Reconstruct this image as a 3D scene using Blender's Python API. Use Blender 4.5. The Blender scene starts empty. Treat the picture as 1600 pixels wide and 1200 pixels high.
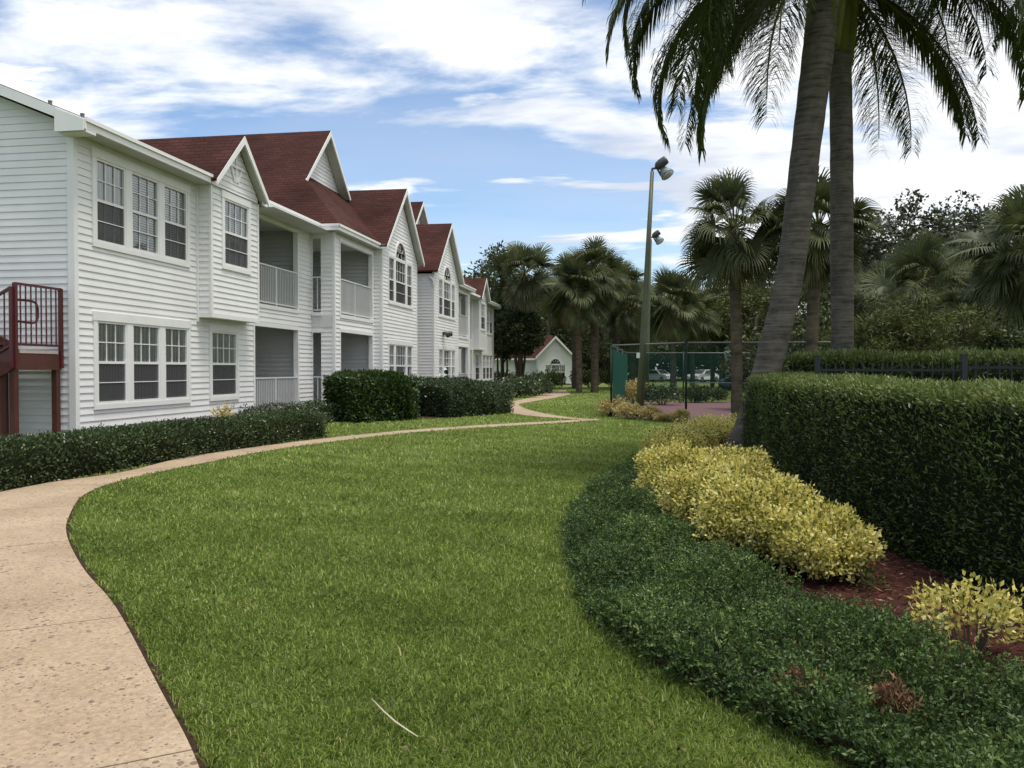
import bpy, math, random
import numpy as np
from mathutils import Vector
R = math.radians
rng = np.random.default_rng(7)
random.seed(7)
scene = bpy.context.scene
col = scene.collection

# ------------------------------------------------------------------ camera
F = 1290.0; EYE = 1.5; YAW = R(8.94); PITCH = math.atan(23 / F)
cam_d = bpy.data.cameras.new("camera"); cam = bpy.data.objects.new("camera", cam_d); col.objects.link(cam)
cam_d.sensor_width = 36.0; cam_d.lens = 36.0 * F / 1600.0; cam_d.clip_end = 3000; cam_d.clip_start = 0.05
cam.location = (0, 0, EYE); cam.rotation_euler = (R(90) - PITCH, 0, YAW)
scene.camera = cam
FW = Vector((-math.sin(YAW), math.cos(YAW), 0)); RT = Vector((math.cos(YAW), math.sin(YAW), 0))
F3 = Vector((FW.x * math.cos(PITCH), FW.y * math.cos(PITCH), -math.sin(PITCH)))
U3 = Vector((FW.x * math.sin(PITCH), FW.y * math.sin(PITCH), math.cos(PITCH)))

# ------------------------------------------------------------------ world, sun, exposure
scene.view_settings.view_transform = 'Standard'; scene.view_settings.look = 'None'
scene.view_settings.gamma = 1; scene.view_settings.use_curve_mapping = False
scene.view_settings.exposure = 0.50
SUN_DIR = Vector((0.26, -0.10, 1.0)).normalized()
SUN_EL = math.asin(SUN_DIR.z); SUN_AZ = math.atan2(SUN_DIR.x, SUN_DIR.y)
world = bpy.data.worlds.new("World"); scene.world = world; world.use_nodes = True
def build_world():
    nt = world.node_tree; N = nt.nodes; L = nt.links; N.clear()
    def nd(t, **k):
        n = N.new(t)
        for a, b in k.items(): setattr(n, a, b)
        return n
    def m(op, a, b=None, c=None, clamp=False):
        n = nd('ShaderNodeMath', operation=op, use_clamp=clamp)
        for i, v in enumerate((a, b, c)):
            if v is None: continue
            if isinstance(v, (int, float)): n.inputs[i].default_value = v
            else: L.new(v, n.inputs[i])
        return n.outputs[0]
    def smooth(x, a, b):
        n = nd('ShaderNodeMapRange', interpolation_type='SMOOTHSTEP')
        L.new(x, n.inputs['Value']); n.inputs['From Min'].default_value = a; n.inputs['From Max'].default_value = b
        return n.outputs[0]
    tc = nd('ShaderNodeTexCoord'); sep = nd('ShaderNodeSeparateXYZ'); L.new(tc.outputs['Generated'], sep.inputs[0])
    X, Y, Z = sep.outputs
    def dot(v):
        n = nd('ShaderNodeVectorMath', operation='DOT_PRODUCT'); L.new(tc.outputs['Generated'], n.inputs[0]); n.inputs[1].default_value = v
        return n.outputs['Value']
    # compass bearing (east positive) and height of the view direction
    a = m('DIVIDE', dot((math.cos(YAW), math.sin(YAW), 0)), m('MAXIMUM', m('ABSOLUTE', dot((-math.sin(YAW), math.cos(YAW), 0))), 0.15))
    h = Z
    zz = m('ADD', m('MAXIMUM', Z, 0.0), 0.10)
    cmb = nd('ShaderNodeCombineXYZ'); L.new(m('DIVIDE', X, zz), cmb.inputs[0]); L.new(m('DIVIDE', Y, zz), cmb.inputs[1])
    rot = nd('ShaderNodeMapping'); L.new(cmb.outputs[0], rot.inputs[0])
    rot.inputs['Rotation'].default_value = (0, 0, R(-28)); rot.inputs['Scale'].default_value = (0.55, 1.0, 1.0); rot.inputs['Location'].default_value = (3.1, 1.7, 0.4)
    n1 = nd('ShaderNodeTexNoise'); L.new(rot.outputs[0], n1.inputs['Vector'])
    n1.inputs['Scale'].default_value = 1.7; n1.inputs['Detail'].default_value = 9; n1.inputs['Roughness'].default_value = 0.56; n1.inputs['Distortion'].default_value = 0.25
    n2 = nd('ShaderNodeTexNoise'); L.new(rot.outputs[0], n2.inputs['Vector'])
    n2.inputs['Scale'].default_value = 0.75; n2.inputs['Detail'].default_value = 6; n2.inputs['Roughness'].default_value = 0.6
    n3 = nd('ShaderNodeTexNoise'); L.new(rot.outputs[0], n3.inputs['Vector'])
    n3.inputs['Scale'].default_value = 3.0; n3.inputs['Detail'].default_value = 8; n3.inputs['Roughness'].default_value = 0.62
    # cloud bank to the east and overhead, blue gap low in the north-west
    right = smooth(a, 0.05, 0.36)
    lim = m('ADD', m('MULTIPLY', a, -0.24), 0.325)            # height of the lower edge of the high bank
    hi = smooth(m('SUBTRACT', h, lim), -0.03, 0.085)
    base = m('MAXIMUM', m('MULTIPLY', right, 0.9), hi)
    lowc = smooth(h, 0.30, 0.14)
    cov = m('ADD', m('MULTIPLY', base, 0.27), m('MULTIPLY', n1.outputs['Fac'], 1.0))
    cov = m('ADD', cov, m('MULTIPLY', m('SUBTRACT', n3.outputs['Fac'], 0.5), 0.28))
    mask = smooth(cov, 0.50, 0.66)
    thin = m('MULTIPLY', smooth(n2.outputs['Fac'], 0.40, 0.72), 0.45)
    n4 = nd('ShaderNodeTexNoise'); L.new(rot.outputs[0], n4.inputs['Vector'])
    n4.inputs['Scale'].default_value = 2.1; n4.inputs['Detail'].default_value = 7; n4.inputs['Roughness'].default_value = 0.5; n4.inputs['Distortion'].default_value = 0.4
    mask = m('MAXIMUM', mask, m('MULTIPLY', smooth(n4.outputs['Fac'], 0.565, 0.63), 0.95))
    mask = m('MAXIMUM', mask, thin)
    mask = m('MAXIMUM', mask, m('MULTIPLY', smooth(h, 0.10, -0.02), 0.75))
    # cloud brightness: greyer where thick
    gr = nd('ShaderNodeMix', data_type='RGBA')
    shade = smooth(m('ADD', m('MULTIPLY', n2.outputs['Fac'], 0.75), m('MULTIPLY', n3.outputs['Fac'], 0.35)), 0.44, 0.66)
    shade = m('MULTIPLY', shade, m('SUBTRACT', 1.0, m('MULTIPLY', hi, 0.15)))
    L.new(shade, gr.inputs['Factor']); gr.inputs['A'].default_value = (1.02, 1.03, 1.04, 1); gr.inputs['B'].default_value = (0.62, 0.68, 0.79, 1)
    sky = nd('ShaderNodeTexSky', sky_type='NISHITA'); sky.sun_disc = False; sky.ozone_density = 2.5; sky.dust_density = 0.4; sky.sun_elevation = SUN_EL; sky.sun_rotation = SUN_AZ
    b1 = nd('ShaderNodeBackground'); L.new(sky.outputs[0], b1.inputs[0]); b1.inputs[1].default_value = 0.125
    b2 = nd('ShaderNodeBackground'); L.new(gr.outputs['Result'], b2.inputs[0]); b2.inputs[1].default_value = 0.80
    mx = nd('ShaderNodeMixShader'); L.new(mask, mx.inputs[0]); L.new(b1.outputs[0], mx.inputs[1]); L.new(b2.outputs[0], mx.inputs[2])
    out = nd('ShaderNodeOutputWorld'); L.new(mx.outputs[0], out.inputs[0])
build_world()
world.cycles.sampling_method = 'MANUAL'; world.cycles.sample_map_resolution = 512
sun_d = bpy.data.lights.new("sun", 'SUN'); sun_d.energy = 2.4; sun_d.angle = R(18); sun_d.color = (1.0, 0.95, 0.86)
sun = bpy.data.objects.new("sun", sun_d); col.objects.link(sun); sun.rotation_euler = SUN_DIR.to_track_quat('Z', 'Y').to_euler()
scene.cycles.max_bounces = 6; scene.cycles.transparent_max_bounces = 12; scene.cycles.diffuse_bounces = 3
scene.cycles.caustics_reflective = False; scene.cycles.caustics_refractive = False

# ------------------------------------------------------------------ helpers
def ray(px, py): return F3 + RT * ((px - 800) / F) + U3 * ((600 - py) / F)
def G(px, py, z=0.0):
    r = ray(px, py); t = (z - EYE) / r.z
    return Vector((r.x * t, r.y * t, z))
def D(px, py, d):
    r = ray(px, py); t = d / (r.x * FW.x + r.y * FW.y)
    return Vector((r.x * t, r.y * t, EYE + r.z * t))

def tag(o, label=None, cat=None, group=None, kind=None):
    if label: o['label'] = label
    if cat: o['category'] = cat
    if group: o['group'] = group
    if kind: o['kind'] = kind
    return o
def empty(name, loc=(0, 0, 0), rz=0.0):
    o = bpy.data.objects.new(name, None); o.location = loc; o.rotation_euler = (0, 0, rz); o.empty_display_size = 0.2
    col.objects.link(o); return o
def kids(o): return [c for c in bpy.data.objects if c.parent == o]
def copy_tree(o, parent=None):
    c = o.copy(); col.objects.link(c)
    if parent is not None: c.parent = parent
    for ch in kids(o): copy_tree(ch, c)
    return c

XF = None       # optional coordinate map applied by MB.build
class MB:
    def __init__(s): s.v = []; s.f = []; s.pc = []
    def add(s, vs, fs):
        b = len(s.v); s.pc.append((b, b + len(vs), len(s.f), len(s.f) + len(fs))); s.v += [tuple(v) for v in vs]; s.f += [tuple(b + i for i in f) for f in fs]; return s
    def box(s, x0, x1, y0, y1, z0, z1):
        return s.add([(x0,y0,z0),(x1,y0,z0),(x1,y1,z0),(x0,y1,z0),(x0,y0,z1),(x1,y0,z1),(x1,y1,z1),(x0,y1,z1)],
                     [(0,3,2,1),(4,5,6,7),(0,1,5,4),(1,2,6,5),(2,3,7,6),(3,0,4,7)])
    def quad(s, *p): return s.add(p, [tuple(range(len(p)))])
    def slab(s, pts, off):          # polygon thickened by vector off
        n = len(pts); o = Vector(off)
        vs = [Vector(p) for p in pts] + [Vector(p) + o for p in pts]
        return s.add(vs, [tuple(range(n)), tuple(range(2*n-1, n-1, -1))] + [(i, (i+1) % n, n + (i+1) % n, n + i) for i in range(n)])
    def bar(s, p, q, w, h, up=(0, 0, 1)):
        p = Vector(p); q = Vector(q); d = (q - p).normalized(); up = Vector(up)
        sd = d.cross(up)
        if sd.length < 1e-4: sd = d.cross(Vector((0, 1, 0)))
        sd.normalize(); u = sd.cross(d).normalized(); a = sd * w / 2; b = u * h / 2
        return s.add([p-a-b, p+a-b, p+a+b, p-a+b, q-a-b, q+a-b, q+a+b, q-a+b],
                     [(0,3,2,1),(4,5,6,7),(0,1,5,4),(1,2,6,5),(2,3,7,6),(3,0,4,7)])
    def tube(s, pts, rad, n=10, cap=True):
        pts = [Vector(p) for p in pts]; k = len(pts)
        rad = [rad] * k if isinstance(rad, (int, float)) else rad
        vs = []; ref = Vector((1, 0, 0.01))
        for i, p in enumerate(pts):
            t = (pts[min(i+1, k-1)] - pts[max(i-1, 0)]).normalized()
            a = t.cross(ref)
            if a.length < 0.05: a = t.cross(Vector((0, 1, 0)))
            a.normalize(); b = t.cross(a).normalized()
            for j in range(n):
                an = 2 * math.pi * j / n
                vs.append(p + (a * math.cos(an) + b * math.sin(an)) * rad[i])
        fs = [(i*n+j, i*n+(j+1) % n, (i+1)*n+(j+1) % n, (i+1)*n+j) for i in range(k-1) for j in range(n)]
        if cap: fs += [tuple(range(n-1, -1, -1)), tuple(range((k-1)*n, k*n))]
        return s.add(vs, fs)
    def lathe(s, c, prof, n=16, axis=None):
        c = Vector(c); ax = (Vector(axis).normalized() if axis else Vector((0, 0, 1)))
        a = ax.cross(Vector((1, 0.3, 0.1))).normalized(); b = ax.cross(a)
        vs = []
        for r, z in prof:
            for j in range(n):
                an = 2 * math.pi * j / n
                vs.append(c + ax * z + (a * math.cos(an) + b * math.sin(an)) * r)
        k = len(prof)
        fs = [(i*n+j, i*n+(j+1) % n, (i+1)*n+(j+1) % n, (i+1)*n+j) for i in range(k-1) for j in range(n)]
        fs += [tuple(range(n-1, -1, -1)), tuple(range((k-1)*n, k*n))]
        return s.add(vs, fs)
    def build(s, name, mat, parent=None, smooth=False, label=None):
        me = bpy.data.meshes.new(name); vs = s.v; fs = s.f
        if XF:
            vs = [XF(v) for v in vs]
        me.from_pydata(vs, [], fs); me.validate(verbose=False)
        if smooth: me.polygons.foreach_set('use_smooth', [True] * len(me.polygons))
        me.materials.append(mat); me.update()
        o = bpy.data.objects.new(name, me); col.objects.link(o)
        if parent: o.parent = parent
        if label: o['label'] = label
        return o
    def build_split(s, name, mat, parent=None, gap=0.05):
        # one object per group of touching pieces
        bb = []
        for a, b, c, d in s.pc:
            p = np.array(s.v[a:b]); bb.append((p.min(0) - gap, p.max(0) + gap))
        par_ = list(range(len(bb)))
        def find(i):
            while par_[i] != i: i = par_[i]
            return i
        for i in range(len(bb)):
            for j in range(i):
                if np.all(bb[i][0] <= bb[j][1]) and np.all(bb[j][0] <= bb[i][1]): par_[find(i)] = find(j)
        out = []
        for r in sorted(set(find(i) for i in range(len(bb)))):
            q = MB()
            for i, (a, b, c, d) in enumerate(s.pc):
                if find(i) == r: q.add(s.v[a:b], [tuple(v - a for v in f) for f in s.f[c:d]])
            o = q.build(name, mat, parent); s.recalc(o); out.append(o)
        return out
    def recalc(s, o):
        import bmesh
        bm = bmesh.new(); bm.from_mesh(o.data); bmesh.ops.recalc_face_normals(bm, faces=bm.faces); bm.to_mesh(o.data); bm.free(); return o

def mesh_np(name, V, FQ, mat, parent=None, tint=None, smooth=False):
    """V (n,3); FQ (m,k) faces all the same size; tint (m,)"""
    me = bpy.data.meshes.new(name); n = len(V); m, k = FQ.shape
    me.vertices.add(n); me.vertices.foreach_set('co', np.ascontiguousarray(V, dtype=np.float32).ravel())
    me.loops.add(m * k); me.loops.foreach_set('vertex_index', np.ascontiguousarray(FQ, dtype=np.int32).ravel())
    me.polygons.add(m); me.polygons.foreach_set('loop_start', np.arange(0, m * k, k, dtype=np.int32))
    try: me.polygons.foreach_set('loop_total', np.full(m, k, dtype=np.int32))
    except Exception: pass
    if smooth: me.polygons.foreach_set('use_smooth', np.ones(m, dtype=bool))
    if tint is not None:
        at = me.attributes.new('tint', 'FLOAT', 'FACE'); at.data.foreach_set('value', np.ascontiguousarray(tint, dtype=np.float32))
    me.materials.append(mat); me.update(calc_edges=True)
    o = bpy.data.objects.new(name, me); col.objects.link(o)
    if parent: o.parent = parent
    return o
def unit(a): return a / np.maximum(np.linalg.norm(a, axis=1, keepdims=True), 1e-9)
def leaves(P, Dn, L, W, tint=None, fold=0.0, rnd=None):
    """one diamond leaf per point: P base, Dn direction, L length, W width (arrays)"""
    r = rnd or rng; n = len(P)
    Dn = unit(Dn); S = unit(np.cross(Dn, r.normal(size=(n, 3)))); Nn = np.cross(S, Dn)
    L = np.broadcast_to(L, (n,))[:, None]; W = np.broadcast_to(W, (n,))[:, None]
    a = P; b = P + Dn * L * 0.45 + S * W / 2 + Nn * W * fold; c = P + Dn * L; d = P + Dn * L * 0.45 - S * W / 2 + Nn * W * fold
    V = np.stack([a, b, c, d], 1).reshape(-1, 3); Fq = np.arange(n * 4).reshape(n, 4)
    return V, Fq
class Cloud:                      # accumulates leaf quads
    def __init__(s): s.V = []; s.F = []; s.T = []; s.n = 0
    def add(s, P, Dn, L, W, tint, fold=0.15):
        V, Fq = leaves(P, Dn, L, W, fold=fold); s.V.append(V); s.F.append(Fq + s.n); s.n += len(V)
        s.T.append(np.broadcast_to(tint, (len(P),)).astype(float))
    def raw(s, V, Fq, T): s.V.append(V); s.F.append(Fq + s.n); s.n += len(V); s.T.append(T)
    def build(s, name, mat, parent=None):
        return mesh_np(name, np.concatenate(s.V), np.concatenate(s.F), mat, parent, np.concatenate(s.T))

def inpoly(P, poly):
    poly = [(p[0], p[1]) for p in poly]; x = P[:, 0]; y = P[:, 1]; ins = np.zeros(len(P), bool); n = len(poly)
    for i in range(n):
        x0, y0 = poly[i]; x1, y1 = poly[(i+1) % n]
        c = ((y0 > y) != (y1 > y))
        with np.errstate(divide='ignore', invalid='ignore'):
            xi = (x1 - x0) * (y - y0) / ((y1 - y0) if y1 != y0 else 1e-12) + x0
        ins ^= c & (x < xi)
    return ins
def polydist(P, line):
    d = np.full(len(P), 1e9)
    for (a, b) in zip(line[:-1], line[1:]):
        a = np.array(a[:2]); b = np.array(b[:2]); ab = b - a
        t = np.clip(((P[:, :2] - a) @ ab) / max(ab @ ab, 1e-9), 0, 1)
        d = np.minimum(d, np.linalg.norm(P[:, :2] - (a + t[:, None] * ab), axis=1))
    return d
def catmull(pts, k=6):
    pts = [Vector(p) for p in pts]; out = []
    for i in range(len(pts) - 1):
        p0 = pts[max(i-1, 0)]; p1 = pts[i]; p2 = pts[i+1]; p3 = pts[min(i+2, len(pts)-1)]
        for j in range(k):
            t = j / k
            out.append(0.5 * ((2*p1) + (p2-p0)*t + (2*p0-5*p1+4*p2-p3)*t*t + (3*p1-p0-3*p2+p3)*t**3))
    out.append(pts[-1]); return out

# ------------------------------------------------------------------ materials
def new_mat(name):
    m = bpy.data.materials.new(name); m.use_nodes = True
    nt = m.node_tree; b = nt.nodes['Principled BSDF']; return m, nt, b
def simple(name, c, rough=0.6, metal=0.0, noise=0.0, nscale=8.0, bump=0.0, spec=0.5):
    m, nt, b = new_mat(name); b.inputs['Roughness'].default_value = rough; b.inputs['Metallic'].default_value = metal
    b.inputs['Specular IOR Level'].default_value = spec
    if noise or bump:
        g = nt.nodes.new('ShaderNodeNewGeometry'); n = nt.nodes.new('ShaderNodeTexNoise'); nt.links.new(g.outputs['Position'], n.inputs['Vector'])
        n.inputs['Scale'].default_value = nscale; n.inputs['Detail'].default_value = 6; n.inputs['Roughness'].default_value = 0.65
        r = nt.nodes.new('ShaderNodeMapRange'); nt.links.new(n.outputs['Fac'], r.inputs['Value'])
        r.inputs['From Min'].default_value = 0.25; r.inputs['From Max'].default_value = 0.75; r.inputs['To Min'].default_value = 1 - noise; r.inputs['To Max'].default_value = 1 + noise
        v = nt.nodes.new('ShaderNodeVectorMath'); v.operation = 'SCALE'; v.inputs[0].default_value = c; nt.links.new(r.outputs[0], v.inputs['Scale'])
        nt.links.new(v.outputs[0], b.inputs['Base Color'])
        if bump:
            bp = nt.nodes.new('ShaderNodeBump'); bp.inputs['Strength'].default_value = bump; bp.inputs['Distance'].default_value = 0.02
            nt.links.new(n.outputs['Fac'], bp.inputs['Height']); nt.links.new(bp.outputs[0], b.inputs['Normal'])
    else: b.inputs['Base Color'].default_value = (*c, 1)
    return m
def leaf_mat(name, stops, rough=0.5, trans=0.3, spec=0.4, patch=0.35, pscale=1.2):
    """stops: list of (pos, rgb) over the per-leaf tint; patch: slow variation over the plant"""
    m, nt, b = new_mat(name); N = nt.nodes; L = nt.links
    at = N.new('ShaderNodeAttribute'); at.attribute_name = 'tint'
    g = N.new('ShaderNodeNewGeometry'); n = N.new('ShaderNodeTexNoise'); L.new(g.outputs['Position'], n.inputs['Vector']); n.inputs['Scale'].default_value = pscale; n.inputs['Detail'].default_value = 3
    s = N.new('ShaderNodeMath'); s.operation = 'MULTIPLY_ADD'; L.new(n.outputs['Fac'], s.inputs[0]); s.inputs[1].default_value = patch * 2; s.inputs[2].default_value = -patch
    a = N.new('ShaderNodeMath'); a.operation = 'ADD'; a.use_clamp = True; L.new(at.outputs['Fac'], a.inputs[0]); L.new(s.outputs[0], a.inputs[1])
    cr = N.new('ShaderNodeValToRGB'); L.new(a.outputs[0], cr.inputs[0])
    while len(cr.color_ramp.elements) < len(stops): cr.color_ramp.elements.new(0.5)
    for e, (p, c) in zip(cr.color_ramp.elements, stops): e.position = p; e.color = (*c, 1)
    L.new(cr.outputs[0], b.inputs['Base Color']); b.inputs['Roughness'].default_value = rough; b.inputs['Specular IOR Level'].default_value = spec
    if trans:
        tr = N.new('ShaderNodeBsdfTranslucent'); L.new(cr.outputs[0], tr.inputs[0]); mx = N.new('ShaderNodeMixShader'); mx.inputs[0].default_value = trans
        L.new(b.outputs[0], mx.inputs[1]); L.new(tr.outputs[0], mx.inputs[2]); L.new(mx.outputs[0], nt.nodes['Material Output'].inputs[0])
    return m
M = {}
M['siding'] = simple('white_vinyl_siding', (0.77, 0.77, 0.77), 0.55, noise=0.07, nscale=1.3)
M['trim'] = simple('white_trim', (0.79, 0.79, 0.78), 0.5, noise=0.05, nscale=2.5)
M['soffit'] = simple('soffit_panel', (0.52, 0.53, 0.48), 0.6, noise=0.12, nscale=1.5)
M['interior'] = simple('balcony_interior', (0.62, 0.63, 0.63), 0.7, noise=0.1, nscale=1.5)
M['dark'] = simple('dark_recess', (0.03, 0.03, 0.032), 0.8, noise=0.2)
M['rail'] = simple('white_metal_railing', (0.62, 0.63, 0.63), 0.4, noise=0.08)
M['door'] = simple('grey_door_paint', (0.40, 0.41, 0.43), 0.5, noise=0.08)
M['maroon'] = simple('maroon_painted_wood', (0.080, 0.024, 0.017), 0.5, noise=0.3, nscale=4)
M['maroon_metal'] = simple('maroon_painted_metal', (0.085, 0.016, 0.018), 0.4, noise=0.15, nscale=4)
M['blind'] = simple('vertical_blind', (0.80, 0.80, 0.76), 0.8, noise=0.06, nscale=3)
M['blackmetal'] = simple('black_metal', (0.012, 0.013, 0.014), 0.4)
M['polegreen'] = simple('green_grey_painted_pole', (0.085, 0.10, 0.055), 0.5, noise=0.25, nscale=3)
M['galv'] = simple('galvanised_metal', (0.20, 0.22, 0.21), 0.5, metal=0.3, noise=0.1)
M['greenpost'] = simple('green_fence_post', (0.02, 0.05, 0.035), 0.5, noise=0.2)
M['lamp'] = simple('floodlight_shell', (0.055, 0.055, 0.06), 0.4)
M['lamplens'] = simple('floodlight_lens', (0.55, 0.58, 0.6), 0.15)
M['rubber'] = simple('tyre_rubber', (0.02, 0.02, 0.02), 0.8)
M['carwhite'] = simple('white_car_paint', (0.75, 0.77, 0.78), 0.25)
M['carglass'] = simple('car_glass', (0.02, 0.025, 0.03), 0.05)
M['chrome'] = simple('wheel_alloy', (0.4, 0.4, 0.42), 0.3, metal=0.8)
M['twig'] = simple('twig_bark', (0.11, 0.085, 0.06), 0.8, noise=0.3, nscale=20)
M['straw'] = simple('dry_straw', (0.50, 0.45, 0.30), 0.7, noise=0.1)
M['pvc'] = simple('white_plastic_pipe', (0.7, 0.7, 0.68), 0.4)
M['court'] = simple('maroon_court_paint', (0.135, 0.062, 0.068), 0.75, noise=0.15, nscale=1.5)

def mat_glass():
    m, nt, b = new_mat('window_glass'); N = nt.nodes; L = nt.links
    t = N.new('ShaderNodeBsdfTransparent'); t.inputs[0].default_value = (0.93, 0.95, 0.95, 1)
    g = N.new('ShaderNodeBsdfGlossy'); g.inputs['Roughness'].default_value = 0.02; g.inputs[0].default_value = (0.9, 0.95, 1, 1)
    ge = N.new('ShaderNodeNewGeometry'); n = N.new('ShaderNodeTexNoise'); L.new(ge.outputs['Position'], n.inputs['Vector']); n.inputs['Scale'].default_value = 1.2
    bp = N.new('ShaderNodeBump'); bp.inputs['Strength'].default_value = 0.05; L.new(n.outputs['Fac'], bp.inputs['Height']); L.new(bp.outputs[0], g.inputs['Normal'])
    f = N.new('ShaderNodeFresnel'); f.inputs[0].default_value = 1.6; a = N.new('ShaderNodeMath'); a.operation = 'MULTIPLY_ADD'; a.use_clamp = True
    L.new(f.outputs[0], a.inputs[0]); a.inputs[1].default_value = 1.2; a.inputs[2].default_value = 0.03
    x = N.new('ShaderNodeMixShader'); L.new(a.outputs[0], x.inputs[0]); L.new(t.outputs[0], x.inputs[1]); L.new(g.outputs[0], x.inputs[2])
    L.new(x.outputs[0], N['Material Output'].inputs[0]); return m
M['glass'] = mat_glass()
def mat_mesh(name, c, alpha, rough=0.8):
    m, nt, b = new_mat(name); b.inputs['Base Color'].default_value = (*c, 1); b.inputs['Roughness'].default_value = rough; b.inputs['Specular IOR Level'].default_value = 0.1
    b.inputs['Alpha'].default_value = alpha; return m
M['screen'] = mat_mesh('insect_screen_mesh', (0.085, 0.085, 0.09), 0.66)
M['chainlink'] = mat_mesh('green_chain_link_mesh', (0.02, 0.06, 0.045), 0.22)
M['windscreen'] = mat_mesh('green_windscreen_fabric', (0.018, 0.095, 0.068), 0.90)
M['darkscreen'] = mat_mesh('dark_green_windscreen', (0.01, 0.045, 0.035), 0.30)

def mat_shingle():
    m, nt, b = new_mat('red_brown_shingles'); N = nt.nodes; L = nt.links
    g = N.new('ShaderNodeNewGeometry'); sp = N.new('ShaderNodeSeparateXYZ'); L.new(g.outputs['Position'], sp.inputs[0])
    sn = N.new('ShaderNodeSeparateXYZ'); L.new(g.outputs['Normal'], sn.inputs[0])
    ab = []
    for i in (0, 1):
        q = N.new('ShaderNodeMath'); q.operation = 'ABSOLUTE'; L.new(sn.outputs[i], q.inputs[0]); ab.append(q.outputs[0])
    gt = N.new('ShaderNodeMath'); gt.operation = 'GREATER_THAN'; L.new(ab[0], gt.inputs[0]); L.new(ab[1], gt.inputs[1])
    mx = N.new('ShaderNodeMix'); L.new(gt.outputs[0], mx.inputs['Factor']); L.new(sp.outputs[0], mx.inputs['A']); L.new(sp.outputs[1], mx.inputs['B'])
    cb = N.new('ShaderNodeCombineXYZ'); L.new(mx.outputs['Result'], cb.inputs[0]); L.new(sp.outputs[2], cb.inputs[1])
    br = N.new('ShaderNodeTexBrick'); L.new(cb.outputs[0], br.inputs['Vector']); br.inputs['Scale'].default_value = 1.0
    br.inputs['Brick Width'].default_value = 0.32; br.inputs['Row Height'].default_value = 0.105; br.inputs['Mortar Size'].default_value = 0.012; br.inputs['Mortar Smooth'].default_value = 0.3; br.inputs['Bias'].default_value = 0.0
    br.inputs['Color1'].default_value = (0.072, 0.030, 0.025, 1); br.inputs['Color2'].default_value = (0.052, 0.023, 0.020, 1); br.inputs['Mortar'].default_value = (0.038, 0.017, 0.015, 1)
    n = N.new('ShaderNodeTexNoise'); L.new(g.outputs['Position'], n.inputs['Vector']); n.inputs['Scale'].default_value = 0.7; n.inputs['Detail'].default_value = 5
    n2 = N.new('ShaderNodeTexNoise'); L.new(g.outputs['Position'], n2.inputs['Vector']); n2.inputs['Scale'].default_value = 60; n2.inputs['Detail'].default_value = 2
    r = N.new('ShaderNodeMapRange'); L.new(n.outputs['Fac'], r.inputs['Value']); r.inputs['From Min'].default_value = 0.3; r.inputs['From Max'].default_value = 0.7; r.inputs['To Min'].default_value = 0.72; r.inputs['To Max'].default_value = 1.25
    r2 = N.new('ShaderNodeMapRange'); L.new(n2.outputs['Fac'], r2.inputs['Value']); r2.inputs['To Min'].default_value = 0.6; r2.inputs['To Max'].default_value = 1.4
    mu = N.new('ShaderNodeMath'); mu.operation = 'MULTIPLY'; L.new(r.outputs[0], mu.inputs[0]); L.new(r2.outputs[0], mu.inputs[1])
    v = N.new('ShaderNodeVectorMath'); v.operation = 'SCALE'; L.new(br.outputs['Color'], v.inputs[0]); L.new(mu.outputs[0], v.inputs['Scale']); L.new(v.outputs[0], b.inputs['Base Color'])
    bp = N.new('ShaderNodeBump'); bp.inputs['Strength'].default_value = 0.6; bp.inputs['Distance'].default_value = 0.015; bp.invert = True
    L.new(br.outputs['Fac'], bp.inputs['Height']); L.new(bp.outputs[0], b.inputs['Normal']); b.inputs['Roughness'].default_value = 0.95; b.inputs['Specular IOR Level'].default_value = 0.08
    return m
M['shingle'] = mat_shingle()

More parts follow.
